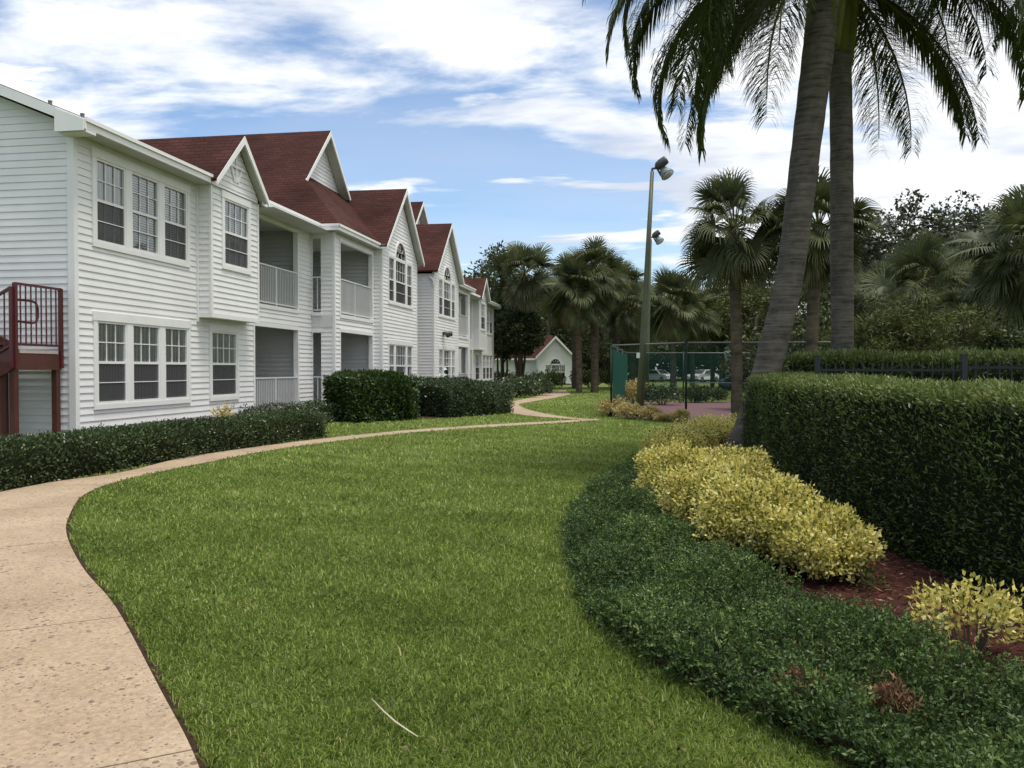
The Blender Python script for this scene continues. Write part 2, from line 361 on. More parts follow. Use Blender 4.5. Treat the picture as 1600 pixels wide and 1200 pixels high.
def mat_path():
    m, nt, b = new_mat('tan_concrete'); N = nt.nodes; L = nt.links
    g = N.new('ShaderNodeNewGeometry')
    def noise(s, d=6, r=0.6):
        n = N.new('ShaderNodeTexNoise'); L.new(g.outputs['Position'], n.inputs['Vector']); n.inputs['Scale'].default_value = s; n.inputs['Detail'].default_value = d; n.inputs['Roughness'].default_value = r; return n.outputs['Fac']
    cr = N.new('ShaderNodeValToRGB'); L.new(noise(0.9), cr.inputs[0]); e = cr.color_ramp.elements
    e[0].position = 0.3; e[0].color = (0.28, 0.198, 0.122, 1); e[1].position = 0.7; e[1].color = (0.44, 0.335, 0.228, 1)
    fine = N.new('ShaderNodeMapRange'); L.new(noise(45, 4), fine.inputs['Value']); fine.inputs['From Min'].default_value = 0.3; fine.inputs['From Max'].default_value = 0.7; fine.inputs['To Min'].default_value = 0.72; fine.inputs['To Max'].default_value = 1.2
    v = N.new('ShaderNodeVectorMath'); v.operation = 'SCALE'; L.new(cr.outputs[0], v.inputs[0]); L.new(fine.outputs[0], v.inputs['Scale'])
    # exposed aggregate pits, in patches
    vo = N.new('ShaderNodeTexVoronoi'); L.new(g.outputs['Position'], vo.inputs['Vector']); vo.inputs['Scale'].default_value = 21; vo.inputs['Randomness'].default_value = 1
    vs = N.new('ShaderNodeSeparateColor'); L.new(vo.outputs['Color'], vs.inputs[0])
    sz = N.new('ShaderNodeMath'); sz.operation = 'MULTIPLY_ADD'; L.new(vs.outputs[0], sz.inputs[0]); sz.inputs[1].default_value = 0.50; sz.inputs[2].default_value = -0.14
    pt = N.new('ShaderNodeMath'); pt.operation = 'MULTIPLY'; L.new(sz.outputs[0], pt.inputs[0])
    pr = N.new('ShaderNodeMapRange'); L.new(noise(1.4, 3), pr.inputs['Value']); pr.inputs['From Min'].default_value = 0.30; pr.inputs['From Max'].default_value = 0.50; L.new(pr.outputs[0], pt.inputs[1])
    lt = N.new('ShaderNodeMath'); lt.operation = 'LESS_THAN'; L.new(vo.outputs['Distance'], lt.inputs[0]); L.new(pt.outputs[0], lt.inputs[1])
    vo2 = N.new('ShaderNodeTexVoronoi'); L.new(g.outputs['Position'], vo2.inputs['Vector']); vo2.inputs['Scale'].default_value = 52
    s2 = N.new('ShaderNodeSeparateColor'); L.new(vo2.outputs['Color'], s2.inputs[0])
    z2 = N.new('ShaderNodeMath'); z2.operation = 'MULTIPLY_ADD'; L.new(s2.outputs[1], z2.inputs[0]); z2.inputs[1].default_value = 0.60; z2.inputs[2].default_value = -0.20
    q2 = N.new('ShaderNodeMath'); q2.operation = 'MULTIPLY'; L.new(z2.outputs[0], q2.inputs[0]); L.new(pr.outputs[0], q2.inputs[1])
    l2 = N.new('ShaderNodeMath'); l2.operation = 'LESS_THAN'; L.new(vo2.outputs['Distance'], l2.inputs[0]); L.new(q2.outputs[0], l2.inputs[1])
    mxx = N.new('ShaderNodeMath'); mxx.operation = 'MAXIMUM'; L.new(lt.outputs[0], mxx.inputs[0]); L.new(l2.outputs[0], mxx.inputs[1]); lt = mxx
    mx = N.new('ShaderNodeMix'); mx.data_type = 'RGBA'; L.new(lt.outputs[0], mx.inputs['Factor']); L.new(v.outputs[0], mx.inputs['A']); mx.inputs['B'].default_value = (0.15, 0.10, 0.07, 1)
    # soft grey weather stains
    st = N.new('ShaderNodeMapRange'); L.new(noise(0.35, 5, 0.7), st.inputs['Value']); st.inputs['From Min'].default_value = 0.5; st.inputs['From Max'].default_value = 0.75; st.inputs['To Max'].default_value = 0.7
    mx2 = N.new('ShaderNodeMix'); mx2.data_type = 'RGBA'; L.new(st.outputs[0], mx2.inputs['Factor']); L.new(mx.outputs['Result'], mx2.inputs['A']); mx2.inputs['B'].default_value = (0.30, 0.26, 0.21, 1)
    L.new(mx2.outputs['Result'], b.inputs['Base Color']); b.inputs['Roughness'].default_value = 0.85
    bp = N.new('ShaderNodeBump'); bp.inputs['Strength'].default_value = 0.25; bp.inputs['Distance'].default_value = 0.004; L.new(noise(60, 3), bp.inputs['Height']); L.new(bp.outputs[0], b.inputs['Normal'])
    return m
M['path'] = mat_path()

def mat_ground():
    m, nt, b = new_mat('grass_covered_soil'); N = nt.nodes; L = nt.links
    g = N.new('ShaderNodeNewGeometry')
    def noise(s, d=5, r=0.6):
        n = N.new('ShaderNodeTexNoise'); L.new(g.outputs['Position'], n.inputs['Vector']); n.inputs['Scale'].default_value = s; n.inputs['Detail'].default_value = d; n.inputs['Roughness'].default_value = r; return n.outputs['Fac']
    cr = N.new('ShaderNodeValToRGB'); e = cr.color_ramp.elements
    mm = N.new('ShaderNodeMath'); mm.operation = 'MULTIPLY_ADD'; L.new(noise(9, 6, 0.7), mm.inputs[0]); mm.inputs[1].default_value = 0.55; 
    m3 = N.new('ShaderNodeMath'); m3.operation = 'MULTIPLY'; L.new(noise(0.25, 4), m3.inputs[0]); m3.inputs[1].default_value = 0.5; L.new(m3.outputs[0], mm.inputs[2])
    L.new(mm.outputs[0], cr.inputs[0])
    e[0].position = 0.3; e[0].color = (0.080, 0.095, 0.028, 1); e[1].position = 0.72; e[1].color = (0.160, 0.220, 0.060, 1)
    L.new(cr.outputs[0], b.inputs['Base Color']); b.inputs['Roughness'].default_value = 0.95; b.inputs['Specular IOR Level'].default_value = 0.1
    bp = N.new('ShaderNodeBump'); bp.inputs['Strength'].default_value = 0.8; bp.inputs['Distance'].default_value = 0.05; L.new(noise(25, 6, 0.75), bp.inputs['Height']); L.new(bp.outputs[0], b.inputs['Normal'])
    return m
M['ground'] = mat_ground()
M['soil'] = simple('dark_edging_soil', (0.045, 0.028, 0.018), 0.95, noise=0.5, nscale=30, bump=0.8, spec=0.1)
M['mulch'] = simple('red_mulch', (0.060, 0.022, 0.016), 0.9, noise=0.5, nscale=40, bump=1.0, spec=0.15)
M['chips'] = leaf_mat('mulch_chips', [(0, (0.035, 0.012, 0.010)), (0.6, (0.11, 0.035, 0.026)), (0.92, (0.19, 0.085, 0.06)), (1, (0.38, 0.26, 0.16))], 0.85, 0.0, 0.2, patch=0.1)

M['blade'] = leaf_mat('lawn_blades', [(0, (0.14, 0.17, 0.052)), (0.35, (0.235, 0.315, 0.070)), (0.75, (0.35, 0.45, 0.105)), (1, (0.56, 0.53, 0.26))], 0.55, 0.35, 0.3, patch=0.34, pscale=0.9)
M['box'] = leaf_mat('dark_hedge_leaf', [(0, (0.026, 0.040, 0.016)), (0.6, (0.070, 0.105, 0.038)), (1, (0.17, 0.22, 0.085))], 0.35, 0.2, 0.5, patch=0.25)
M['boxgrey'] = leaf_mat('grey_green_hedge_leaf', [(0, (0.026, 0.040, 0.018)), (0.6, (0.070, 0.105, 0.045)), (1, (0.17, 0.21, 0.11))], 0.35, 0.2, 0.5, patch=0.25)
M['glossy'] = leaf_mat('glossy_hedge_leaf', [(0, (0.018, 0.034, 0.010)), (0.55, (0.052, 0.095, 0.022)), (1, (0.15, 0.22, 0.05))], 0.22, 0.2, 0.7, patch=0.2)
M['yew'] = leaf_mat('podocarpus_leaf', [(0, (0.024, 0.036, 0.012)), (0.5, (0.070, 0.105, 0.025)), (0.85, (0.145, 0.195, 0.042)), (1, (0.24, 0.27, 0.09))], 0.4, 0.3, 0.4, patch=0.3, pscale=2.5)
M['juniper'] = leaf_mat('juniper_needles', [(0, (0.018, 0.032, 0.013)), (0.5, (0.056, 0.098, 0.026)), (0.88, (0.135, 0.205, 0.050)), (1, (0.26, 0.33, 0.12))], 0.5, 0.2, 0.3, patch=0.3, pscale=2.5)
M['brownneedle'] = leaf_mat('dead_needles', [(0, (0.085, 0.045, 0.025)), (1, (0.26, 0.15, 0.08))], 0.8, 0.1, 0.2, patch=0.1)
M['gold'] = leaf_mat('variegated_gold_leaf', [(0, (0.08, 0.11, 0.022)), (0.2, (0.26, 0.28, 0.055)), (0.42, (0.66, 0.58, 0.15)), (0.8, (0.80, 0.71, 0.25)), (1, (0.88, 0.82, 0.45))], 0.6, 0.35, 0.2, patch=0.2, pscale=6)
M['palegold'] = leaf_mat('pale_gold_leaf', [(0, (0.16, 0.15, 0.05)), (0.35, (0.50, 0.40, 0.14)), (1, (0.75, 0.62, 0.32))], 0.4, 0.2, 0.4, patch=0.2, pscale=6)
M['palm'] = leaf_mat('palm_leaflet', [(0, (0.028, 0.042, 0.010)), (0.5, (0.062, 0.088, 0.018)), (0.9, (0.115, 0.145, 0.030)), (1, (0.20, 0.17, 0.06))], 0.42, 0.3, 0.4, patch=0.2, pscale=0.8)
M['sabal'] = leaf_mat('fan_palm_leaf', [(0, (0.042, 0.052, 0.022)), (0.5, (0.090, 0.108, 0.042)), (0.85, (0.17, 0.185, 0.072)), (1, (0.28, 0.22, 0.13))], 0.5, 0.25, 0.3, patch=0.2, pscale=0.6)
M['oak'] = leaf_mat('dark_tree_leaf', [(0, (0.022, 0.032, 0.013)), (0.6, (0.068, 0.088, 0.030)), (1, (0.16, 0.17, 0.058))], 0.5, 0.25, 0.3, patch=0.3, pscale=0.35)
M['magnolia'] = leaf_mat('magnolia_leaf', [(0, (0.020, 0.026, 0.013)), (0.6, (0.060, 0.070, 0.032)), (1, (0.15, 0.14, 0.08))], 0.35, 0.15, 0.5, patch=0.2, pscale=0.5)
M['bright'] = leaf_mat('yellow_green_leaf', [(0, (0.035, 0.048, 0.013)), (0.6, (0.095, 0.112, 0.030)), (1, (0.20, 0.21, 0.065))], 0.5, 0.3, 0.3, patch=0.3, pscale=0.5)

def mat_trunk(name, c1, c2, ring=16.0, rs=0.6):
    m, nt, b = new_mat(name); N = nt.nodes; L = nt.links
    g = N.new('ShaderNodeNewGeometry'); mp = N.new('ShaderNodeMapping'); L.new(g.outputs['Position'], mp.inputs[0]); mp.inputs['Scale'].default_value = (1.2, 1.2, ring)
    n = N.new('ShaderNodeTexNoise'); L.new(mp.outputs[0], n.inputs['Vector']); n.inputs['Scale'].default_value = 1.6; n.inputs['Detail'].default_value = 5; n.inputs['Roughness'].default_value = 0.7
    n2 = N.new('ShaderNodeTexNoise'); L.new(g.outputs['Position'], n2.inputs['Vector']); n2.inputs['Scale'].default_value = 5; n2.inputs['Detail'].default_value = 8; n2.inputs['Roughness'].default_value = 0.7
    a = N.new('ShaderNodeMath'); a.operation = 'MULTIPLY_ADD'; L.new(n.outputs['Fac'], a.inputs[0]); a.inputs[1].default_value = rs
    a2 = N.new('ShaderNodeMath'); a2.operation = 'MULTIPLY'; L.new(n2.outputs['Fac'], a2.inputs[0]); a2.inputs[1].default_value = 1 - rs; L.new(a2.outputs[0], a.inputs[2])
    cr = N.new('ShaderNodeValToRGB'); L.new(a.outputs[0], cr.inputs[0]); e = cr.color_ramp.elements
    e[0].position = 0.36; e[0].color = (*c1, 1); e[1].position = 0.64; e[1].color = (*c2, 1)
    L.new(cr.outputs[0], b.inputs['Base Color']); b.inputs['Roughness'].default_value = 0.9; b.inputs['Specular IOR Level'].default_value = 0.15
    bp = N.new('ShaderNodeBump'); bp.inputs['Strength'].default_value = 0.7; bp.inputs['Distance'].default_value = 0.03; L.new(a.outputs[0], bp.inputs['Height']); L.new(bp.outputs[0], b.inputs['Normal'])
    return m
M['queentrunk'] = mat_trunk('grey_palm_trunk', (0.040, 0.034, 0.028), (0.185, 0.165, 0.135))
M['sabaltrunk'] = mat_trunk('brown_palm_trunk', (0.055, 0.042, 0.030), (0.17, 0.135, 0.10), ring=5)
M['boot'] = mat_trunk('green_leaf_bases', (0.045, 0.050, 0.018), (0.16, 0.165, 0.045), ring=0.6)
M['bark'] = mat_trunk('tree_bark', (0.04, 0.032, 0.024), (0.13, 0.105, 0.08), ring=0.5)
M['core'] = simple('inner_twigs', (0.012, 0.015, 0.007), 0.95, noise=0.4, nscale=20, spec=0.05)
# ------------------------------------------------------------------ ground, paths, court, bed
def struct(o): o['kind'] = 'structure'; return o
gm = MB(); 
nx = [-900, -300, -80, -30, -12, 0, 12, 30, 80, 300, 900]
for i in range(len(nx) - 1):
    for j in range(len(nx) - 1): gm.quad((nx[i], nx[j], 0), (nx[i+1], nx[j], 0), (nx[i+1], nx[j+1], 0), (nx[i], nx[j+1], 0))
struct(gm.build('ground', M['ground']))

R_px = [(310,1200),(250,1080),(180,950),(130,890),(105,840),(107,810),(130,775),(180,755),(250,738),(330,722),(420,705),(520,691),(640,677),(780,667),(880,661),(935,657)]
R_w = [(-0.55, 1.2), (-1.0, 2.0)] + [tuple(G(*p)[:2]) for p in R_px]
L_w = [(-1.7, 0.4), (-2.15, 1.3), (-2.75, 2.05), (-3.35, 2.75), (-4.35, 3.9), (-5.15, 4.7), (-6.05, 5.8), (-6.8, 6.8), (-7.55, 8.1), (-7.7, 9.7)] + \
      [tuple(G(*p)[:2]) for p in [(190,739),(290,715),(385,701),(500,686.5),(635,673),(775,663.5),(875,658),(930,655)]]
R_s = [tuple(v[:2]) for v in catmull([(x, y, 0) for x, y in R_w])]
L_s = [tuple(v[:2]) for v in catmull([(x, y, 0) for x, y in L_w])]
PATH1 = R_s + L_s[::-1]
A_px = [(884,610),(866,611.5),(850,613.5),(845,617.5),(815,625),(783,630),(774,636),(779,641.5),(801,646.5),(830,650.5),(865,653.5),(900,656),(938,658)]
B_px = [(892,616.5),(879,619),(866,622),(847,625),(831,628),(813,631),(811,633.5),(818,638),(832,642.5),(850,646.5),(870,650),(902,654),(938,656.5)]
A_s = [tuple(v[:2]) for v in catmull([G(*p) for p in A_px], 4)]
B_s = [tuple(v[:2]) for v in catmull([G(*p) for p in B_px], 4)]
PATH2 = A_s + B_s[::-1]
pm = MB()
joints = set()
acc = 0
for i in range(len(R_s) - 1):          # slabs with real gaps between them
    acc += (Vector(R_s[i+1]) - Vector(R_s[i])).length
    if acc > 1.55 or i in (14,): joints.add(i); acc = 0
joints = {12, 22, 34, 44, 52, 58, 64, 70, 76, 82, 88, 94}
def strip(m, Ra, La, z=0.012, gaps=()):
    for i in range(len(Ra) - 1):
        r0, r1, l0, l1 = Vector(Ra[i]), Vector(Ra[i+1]), Vector(La[i]), Vector(La[i+1])
        if i in gaps:
            g = 0.012 / max((r1 - r0).length, 0.02); r1 = r1 + (r0 - r1) * g; g = 0.012 / max((l1 - l0).length, 0.02); l1 = l1 + (l0 - l1) * g
        m.slab([(r0.x, r0.y, z), (r1.x, r1.y, z), (l1.x, l1.y, z), (l0.x, l0.y, z)], (0, 0, -0.05))
strip(pm, R_s, L_s, gaps=joints)
o = struct(pm.build('path', M['path'])); MB().recalc(o)
pm = MB(); strip(pm, A_s, B_s, z=0.016); o = struct(pm.build('path', M['path'])); MB().recalc(o)
# bare edging strip of soil along the lawn side of both paths
em = MB()
def edge(line, w, side, z=0.004):
    n = len(line)
    for i in range(n - 1):
        p = Vector(line[i]); q = Vector(line[i+1]); t = (q - p)
        if t.length < 1e-4: continue
        t.normalize(); nn = Vector((t.y, -t.x)) * side * w
        em.quad((p.x, p.y, z), (q.x, q.y, z), (q.x + nn.x, q.y + nn.y, z), (p.x + nn.x, p.y + nn.y, z))
edge(R_s, 0.05, 1); edge(L_s[30:], 0.06, -1); edge(A_s, 0.12, -1); edge(B_s, 0.10, 1)
struct(em.build('path_edging', M['soil']))

# court
court = [G(956,650), G(1071,662), G(1300,662), (22, 24, 0), (22, 38, 0), G(1250,628), G(978,628)]
cm = MB(); cm.quad(*[(p[0], p[1], 0.012) for p in [D(962,600,26.0), D(1071,600,23.0), D(1320,600,22.3), D(1320,600,38), D(978,600,37.5)]])
struct(cm.build('court_surface', M['court']))

# planting bed under the gold shrubs and the tall hedge
BED_L = [G(1010,722), G(960,745), G(915,790), G(888,830), G(893,880), G(930,950), G(985,1010), G(1060,1062), G(1160,1110), G(1260,1160), G(1340,1205)]
BED_edge = [tuple(p[:2]) for p in catmull([Vector((1.6, 17.5, 0)), Vector((0.75, 15.4, 0))] + BED_L + [Vector((1.55, 2.2, 0)), Vector((2.2, 1.0, 0))], 5)]
BED = BED_edge + [(6.0, 0.5), (6.5, 9), (5.5, 18)]
bm_ = MB(); n = len(BED_edge)
for i in range(n - 1):
    a, b = BED_edge[i], BED_edge[i+1]
    bm_.quad((a[0], a[1], 0.006), (6.2, a[1], 0.006), (6.2, b[1], 0.006), (b[0], b[1], 0.006))
struct(bm_.build('planting_bed', M['mulch']))
# beds in front of the building
hb = MB()
LB = L_s[40:]
hb.quad(*[(p[0], p[1], 0.004) for p in [(-8.0, 7.5), (-7.7, 9.0), (-7.55, 11.5), (-7.45, 14.0), (-7.1, 17.6), (-8.4, 18.2), (-8.5, 22.0), (-7.4, 23.3), (-5.5, 25.0), (-4.3, 28.0), (-5.0, 30.5), (-6.5, 34), (-7.6, 42), (-9.5, 58), (-10.2, 60), (-10.2, 7.5)]])
struct(hb.build('shrub_bed', M['soil']))

# ---- lawn: real blades, thinner with distance (nobody could count them)
def lawn():
    cuts = [PATH1, PATH2, BED, [tuple(p[:2]) for p in [D(958,600,26.3), D(1071,600,22.8), D(1320,600,22.1), D(1320,600,38), D(976,600,38)]],
            [(-8.0, 7.5), (-7.7, 9.0), (-7.55, 11.5), (-7.45, 14.0), (-7.1, 17.6), (-8.4, 18.2), (-8.5, 22.0), (-7.4, 23.3), (-5.5, 25.0), (-4.3, 28.0), (-5.0, 30.5), (-6.5, 34), (-7.6, 42), (-9.5, 58), (-10.2, 60), (-10.2, 7.5)]]
    Vs = []; T = []; cnt = 0
    for (r0, r1, dens, h, w) in ((1.6, 3.6, 9500, 0.036, 0.0048), (3.6, 5.5, 7000, 0.037, 0.0060), (5.5, 8.5, 3400, 0.040, 0.0085), (8.5, 13, 1600, 0.043, 0.012), (13, 21, 560, 0.046, 0.019), (21, 34, 150, 0.05, 0.032), (34, 70, 28, 0.055, 0.06)):
        a0, a1 = R(-47), R(40)
        n = int(0.5 * (r1*r1 - r0*r0) * (a1 - a0) * dens)
        rr = np.sqrt(rng.uniform(r0*r0, r1*r1, n)); aa = rng.uniform(a0, a1, n) - YAW
        P = np.stack([rr * np.sin(aa), rr * np.cos(aa), np.zeros(n)], 1)
        keep = np.ones(n, bool)
        for c in cuts: keep &= ~inpoly(P, c)
        # clumps and thin spots
        cl = np.sin(P[:, 0] * 7.1 + 2.3 * np.sin(P[:, 1] * 3.3)) * np.sin(P[:, 1] * 6.3 + 1.9 * np.sin(P[:, 0] * 4.1))
        keep &= rng.random(n) < (0.80 + 0.25 * cl)
        near = polydist(P[keep], R_s); k2 = near > 0.015 + 0.03 * rng.random(len(near)); P = P[keep][k2]
        if r1 > 15:
            k3 = (polydist(P, B_s) > 0.10) & (polydist(P, A_s) > 0.10); P = P[k3]
        n = len(P)
        az = rng.uniform(0, 2*math.pi, n); lean = rng.uniform(0.15, 1.0, n); hh = h * rng.uniform(0.6, 1.35, n)
        big = rng.random(n) < 0.03; hh[big] *= 1.5
        d = np.stack([np.cos(az), np.sin(az), np.zeros(n)], 1); s = np.stack([-np.sin(az), np.cos(az), np.zeros(n)], 1)
        ww = (w * rng.uniform(0.6, 1.2, n))[:, None]
        up = np.array([0, 0, 1.0])
        m1 = P + d * (hh * lean * 0.35)[:, None] + up * (hh * 0.65)[:, None]
        tip = P + d * (hh * lean)[:, None] + up * (hh * (1 - 0.25 * lean))[:, None]
        V = np.stack([P - s * ww / 2, P + s * ww / 2, m1 + s * ww * 0.42, tip, m1 - s * ww * 0.42], 1)
        Vs.append(V.reshape(-1, 3)); cnt += n
        pa = np.sin(P[:, 0] * 1.9 + 1.6 * np.sin(P[:, 1] * 1.3)) * np.sin(P[:, 1] * 1.7 + 1.4 * np.sin(P[:, 0] * 1.1)); pb = np.sin((P[:, 0] * 0.5 + P[:, 1]) * 5.8)
        t = rng.normal(0.44, 0.16, n) + 0.07 * pb; t[rng.random(n) < 0.03 + 0.22 * np.clip(pa - 0.55, 0, 1)] += 0.5
        T.append(np.clip(t, 0, 1))
    V = np.concatenate(Vs); Fq = np.arange(cnt * 5).reshape(cnt, 5)
    o = mesh_np('grass', V, Fq, M['blade'], None, np.concatenate(T))
    tag(o, 'clipped green lawn grass between the paths and the planting bed', 'grass', kind='stuff')
    print('blades', cnt)
lawn()
# ------------------------------------------------------------------ the long white apartment building
P0, PB, P1, P2, XB = -10.16, -9.81, -9.41, -9.13, -22.5
E_ = 0.133; ZB = 0.22; ZS = 5.75; ZE = 5.93
def siding(m, axis, plane, a0, a1, z0, z1, sgn, holes=(), clip=None, e=E_, dep=0.017):
    """lapped boards. axis 'y': wall in the plane X=plane running along Y (normal sgn*X); axis 'x': wall in Y=plane."""
    br = set()
    k0 = math.floor(z0 / e)
    z = k0 * e
    while z < z1: br.add(round(z, 4)); z += e
    zs = {z0, z1} | {b for b in br if z0 < b < z1}
    for h in holes:
        if callable(h):
            zz = h('z0')
            while zz < h('z1'):
                if z0 < zz < z1: zs.add(zz)
                zz += 0.04
        else: zs |= {v for v in (h[2], h[3]) if z0 < v < z1}
    zs = sorted(zs)
    def off(z, top=False):
        f = (z / e) - math.floor(z / e + 1e-6)
        if top and f < 1e-3: f = 1.0
        return dep + 0.004 - dep * min(max(f, 0), 1)
    def pt(a, z, o): return (plane + sgn * o, a, z) if axis == 'y' else (a, plane + sgn * o, z)
    for zb, zt in zip(zs[:-1], zs[1:]):
        if zt - zb < 1e-4: continue
        zm = (zb + zt) / 2
        b0, b1 = clip(zb) if clip else (a0, a1); t0, t1 = clip(zt) if clip else (a0, a1)
        b0, t0 = max(b0, a0), max(t0, a0); b1, t1 = min(b1, a1), min(t1, a1)
        if b1 <= b0: continue
        if t1 <= t0: t0 = t1 = (t0 + t1) / 2
        hs = []
        for h in holes:
            if callable(h):
                q = h(zm)
                if q: hs.append(q)
            elif h[2] < zm < h[3]: hs.append((h[0], h[1]))
        hs.sort(); segs = []; cur = None
        lo = (b0, t0)
        for (p, q) in hs:
            if q <= b0 or p >= b1: continue
            if p > lo[0]: segs.append((lo, (p, p)))
            lo = (q, q)
        if lo[0] < b1: segs.append((lo, (b1, t1)))
        ob, ot = off(zb), off(zt, True)
        for (l, r) in segs:
            m.quad(pt(l[0], zb, ob), pt(r[0], zb, ob), pt(r[1], zt, ot), pt(l[1], zt, ot))
            if abs(zb / e - round(zb / e)) < 1e-3: m.quad(pt(l[0], zb, ob), pt(r[0], zb, ob), pt(r[0], zb, 0.0), pt(l[0], zb, 0.0))

def window(par, s0, s1, z0, z1, X, cols=3, rows_up=2, rows_lo=2, lowmunt=True, cover='blind', scr=True, head=True, arch=None, label=None):
    """double-hung sash in a wall facing +X: frame (with glazing bars), pane, blind, insect screen"""
    f = MB(); t = 0.045; zm = (z0 + z1) / 2
    xo, xi = X + 0.028, X - 0.05
    f.box(xi, xo, s0, s0 + t, z0, z1); f.box(xi, xo, s1 - t, s1, z0, z1); f.box(xi, xo, s0 + t, s1 - t, z1 - t, z1); f.box(xi, xo + 0.01, s0 + t, s1 - t, z0, z0 + t)
    f.box(xi + 0.01, xo - 0.006, s0 + t, s1 - t, zm - 0.025, zm + 0.025)
    for i in range(1, cols):
        y = s0 + t + (s1 - s0 - 2 * t) * i / cols
        f.box(X - 0.012, X + 0.004, y - 0.010, y + 0.010, zm + 0.025, z1 - t)
        if lowmunt: f.box(X - 0.022, X - 0.012, y - 0.009, y + 0.009, z0 + t, zm - 0.025)
    for i in range(1, rows_up):
        z = zm + 0.025 + (z1 - t - zm - 0.025) * i / rows_up; f.box(X - 0.010, X + 0.006, s0 + t, s1 - t, z - 0.010, z + 0.010)
    for i in range(1, rows_lo):
        z = z0 + t + (zm - 0.025 - z0 - t) * i / rows_lo; f.box(X - 0.020, X + 0.0195, s0 + t, s1 - t, z - 0.008, z + 0.008)
    w = f.build('window', M['trim'], par, label=label)
    g = MB(); g.quad((X - 0.016, s0 + t, zm), (X - 0.016, s1 - t, zm), (X - 0.016, s1 - t, z1 - t), (X - 0.016, s0 + t, z1 - t))
    g.quad((X - 0.026, s0 + t, z0 + t), (X - 0.026, s1 - t, z0 + t), (X - 0.026, s1 - t, zm), (X - 0.026, s0 + t, zm)); g.build('pane', M['glass'], w)
    if cover:
        c = MB(); n = max(6, int((s1 - s0) / (0.09 if cover == 'blind' else 0.05)))
        if cover == 'slats':
            k = int((z1 - z0) / 0.05)
            for i in range(k):
                z = z0 + (z1 - z0) * i / k; c.quad((X - 0.04, s0 + 0.03, z), (X - 0.04, s1 - 0.03, z), (X - 0.06, s1 - 0.03, z + 0.046), (X - 0.06, s0 + 0.03, z + 0.046))
        else:
            for i in range(n):
                y = s0 + (s1 - s0) * i / n; y2 = s0 + (s1 - s0) * (i + 1) / n
                c.quad((X - 0.031, y, z0), (X - 0.036, y2, z0), (X - 0.036, y2, z1), (X - 0.031, y, z1))
        c.build('blind', M['blind'], w)
    d = MB(); d.quad((X - 0.3, s0 - 0.1, z0 - 0.1), (X - 0.3, s1 + 0.1, z0 - 0.1), (X - 0.3, s1 + 0.1, z1 + 0.1), (X - 0.3, s0 - 0.1, z1 + 0.1)); d.build('dark_room', M['dark'], w)
    if scr:
        c = MB(); c.quad((X + 0.008, s0 + t, z0 + t), (X + 0.008, s1 - t, z0 + t), (X + 0.008, s1 - t, zm - 0.025), (X + 0.008, s0 + t, zm - 0.025)); c.build('insect_screen', M['screen'], w)
    return w
def casing(par, s0, s1, z0, z1, X, w=0.10, head=0.0, gaps=()):
    m = MB(); x1 = X + 0.042; x0 = X - 0.03
    m.box(x0, x1, s0 - w, s0, z0, z1); m.box(x0, x1, s1, s1 + w, z0, z1); m.box(x0, x1 + 0.004, s0 - w, s1 + w, z0 - w, z0)
    if head: m.box(x0, x1 + 0.008, s0 - w - 0.02, s1 + w + 0.02, z1, z1 + head)
    for a, b in gaps: m.box(x0, x1 - 0.004, a, b, z0, z1)
    return m.build_split('window_casing', M['trim'], par)
def railing(par, p, q, z0, z1, gap=0.105, post=True):
    m = MB(); p = Vector(p); q = Vector(q); L = (q - p).length; d = (q - p) / L
    a = Vector((p.x, p.y, z1)); b = Vector((q.x, q.y, z1)); m.bar(a, b, 0.05, 0.04); a.z = b.z = z0 + 0.07; m.bar(a, b, 0.04, 0.04)
    n = int(L / gap)
    for i in range(1, n):
        c = p + d * (L * i / n); m.bar((c.x, c.y, z0 + 0.09), (c.x, c.y, z1 - 0.02), 0.024, 0.024, up=(1, 0, 0))
    if post and L > 1.5:
        c = p + d * L * 0.47; m.bar((c.x, c.y, z0), (c.x, c.y, z1 - 0.02), 0.05, 0.05, up=(1, 0, 0))
    return m.build('railing', M['rail'], par)
def archwin(par, yc, zc, r, X):
    f = MB(); n = 20
    for i in range(n):
        a, b = math.pi * i / n, math.pi * (i + 1) / n
        P = [(X + 0.045, yc + q * math.cos(t), zc + q * math.sin(t)) for q, t in ((r, a), (r + 0.075, a), (r + 0.075, b), (r, b))]
        f.slab(P, (-0.08, 0, 0))
        P = [(X + 0.0, yc + q * math.cos(t), zc + q * math.sin(t)) for q, t in ((r * 0.42, a), (r * 0.42 + 0.02, a), (r * 0.42 + 0.02, b), (r * 0.42, b))]
        f.slab(P, (-0.015, 0, 0))
    for k in (0.25, 0.5, 0.75):
        a = math.pi * k; f.bar((X - 0.008, yc + r * 0.42 * math.cos(a), zc + r * 0.42 * math.sin(a)), (X - 0.008, yc + r * math.cos(a), zc + r * math.sin(a)), 0.02, 0.015, up=(1, 0, 0))
    f.box(X - 0.05, X + 0.03, yc - r, yc + r, zc - 0.03, zc + 0.035)
    w = f.build('arched_window', M['trim'], par)
    g = MB(); pts = [(X - 0.016, yc + r * math.cos(math.pi * i / n), zc + r * math.sin(math.pi * i / n)) for i in range(n + 1)]; g.quad(*pts); g.build('pane', M['glass'], w)
    g = MB(); g.quad(*[(X - 0.12, p[1], p[2]) for p in pts]); g.build('dark_room', M['dark'], w)
    return lambda z: (zc if z == 'z0' else zc + r + 0.05 if z == 'z1' else ((yc - math.sqrt(max(0, (r+0.05)**2 - (z - zc)**2)), yc + math.sqrt(max(0, (r+0.05)**2 - (z - zc)**2))) if zc < z < zc + r + 0.05 else None))

def wallpart(m, par, mat='siding', name='wall'): return m.build(name, M[mat], par)
def corner(par, X, s, z0, z1, w=0.085):
    m = MB(); m.box(X - w, X + 0.026, s - w/2, s + w/2, z0, z1); return m.build_split('corner_trim', M['trim'], par)

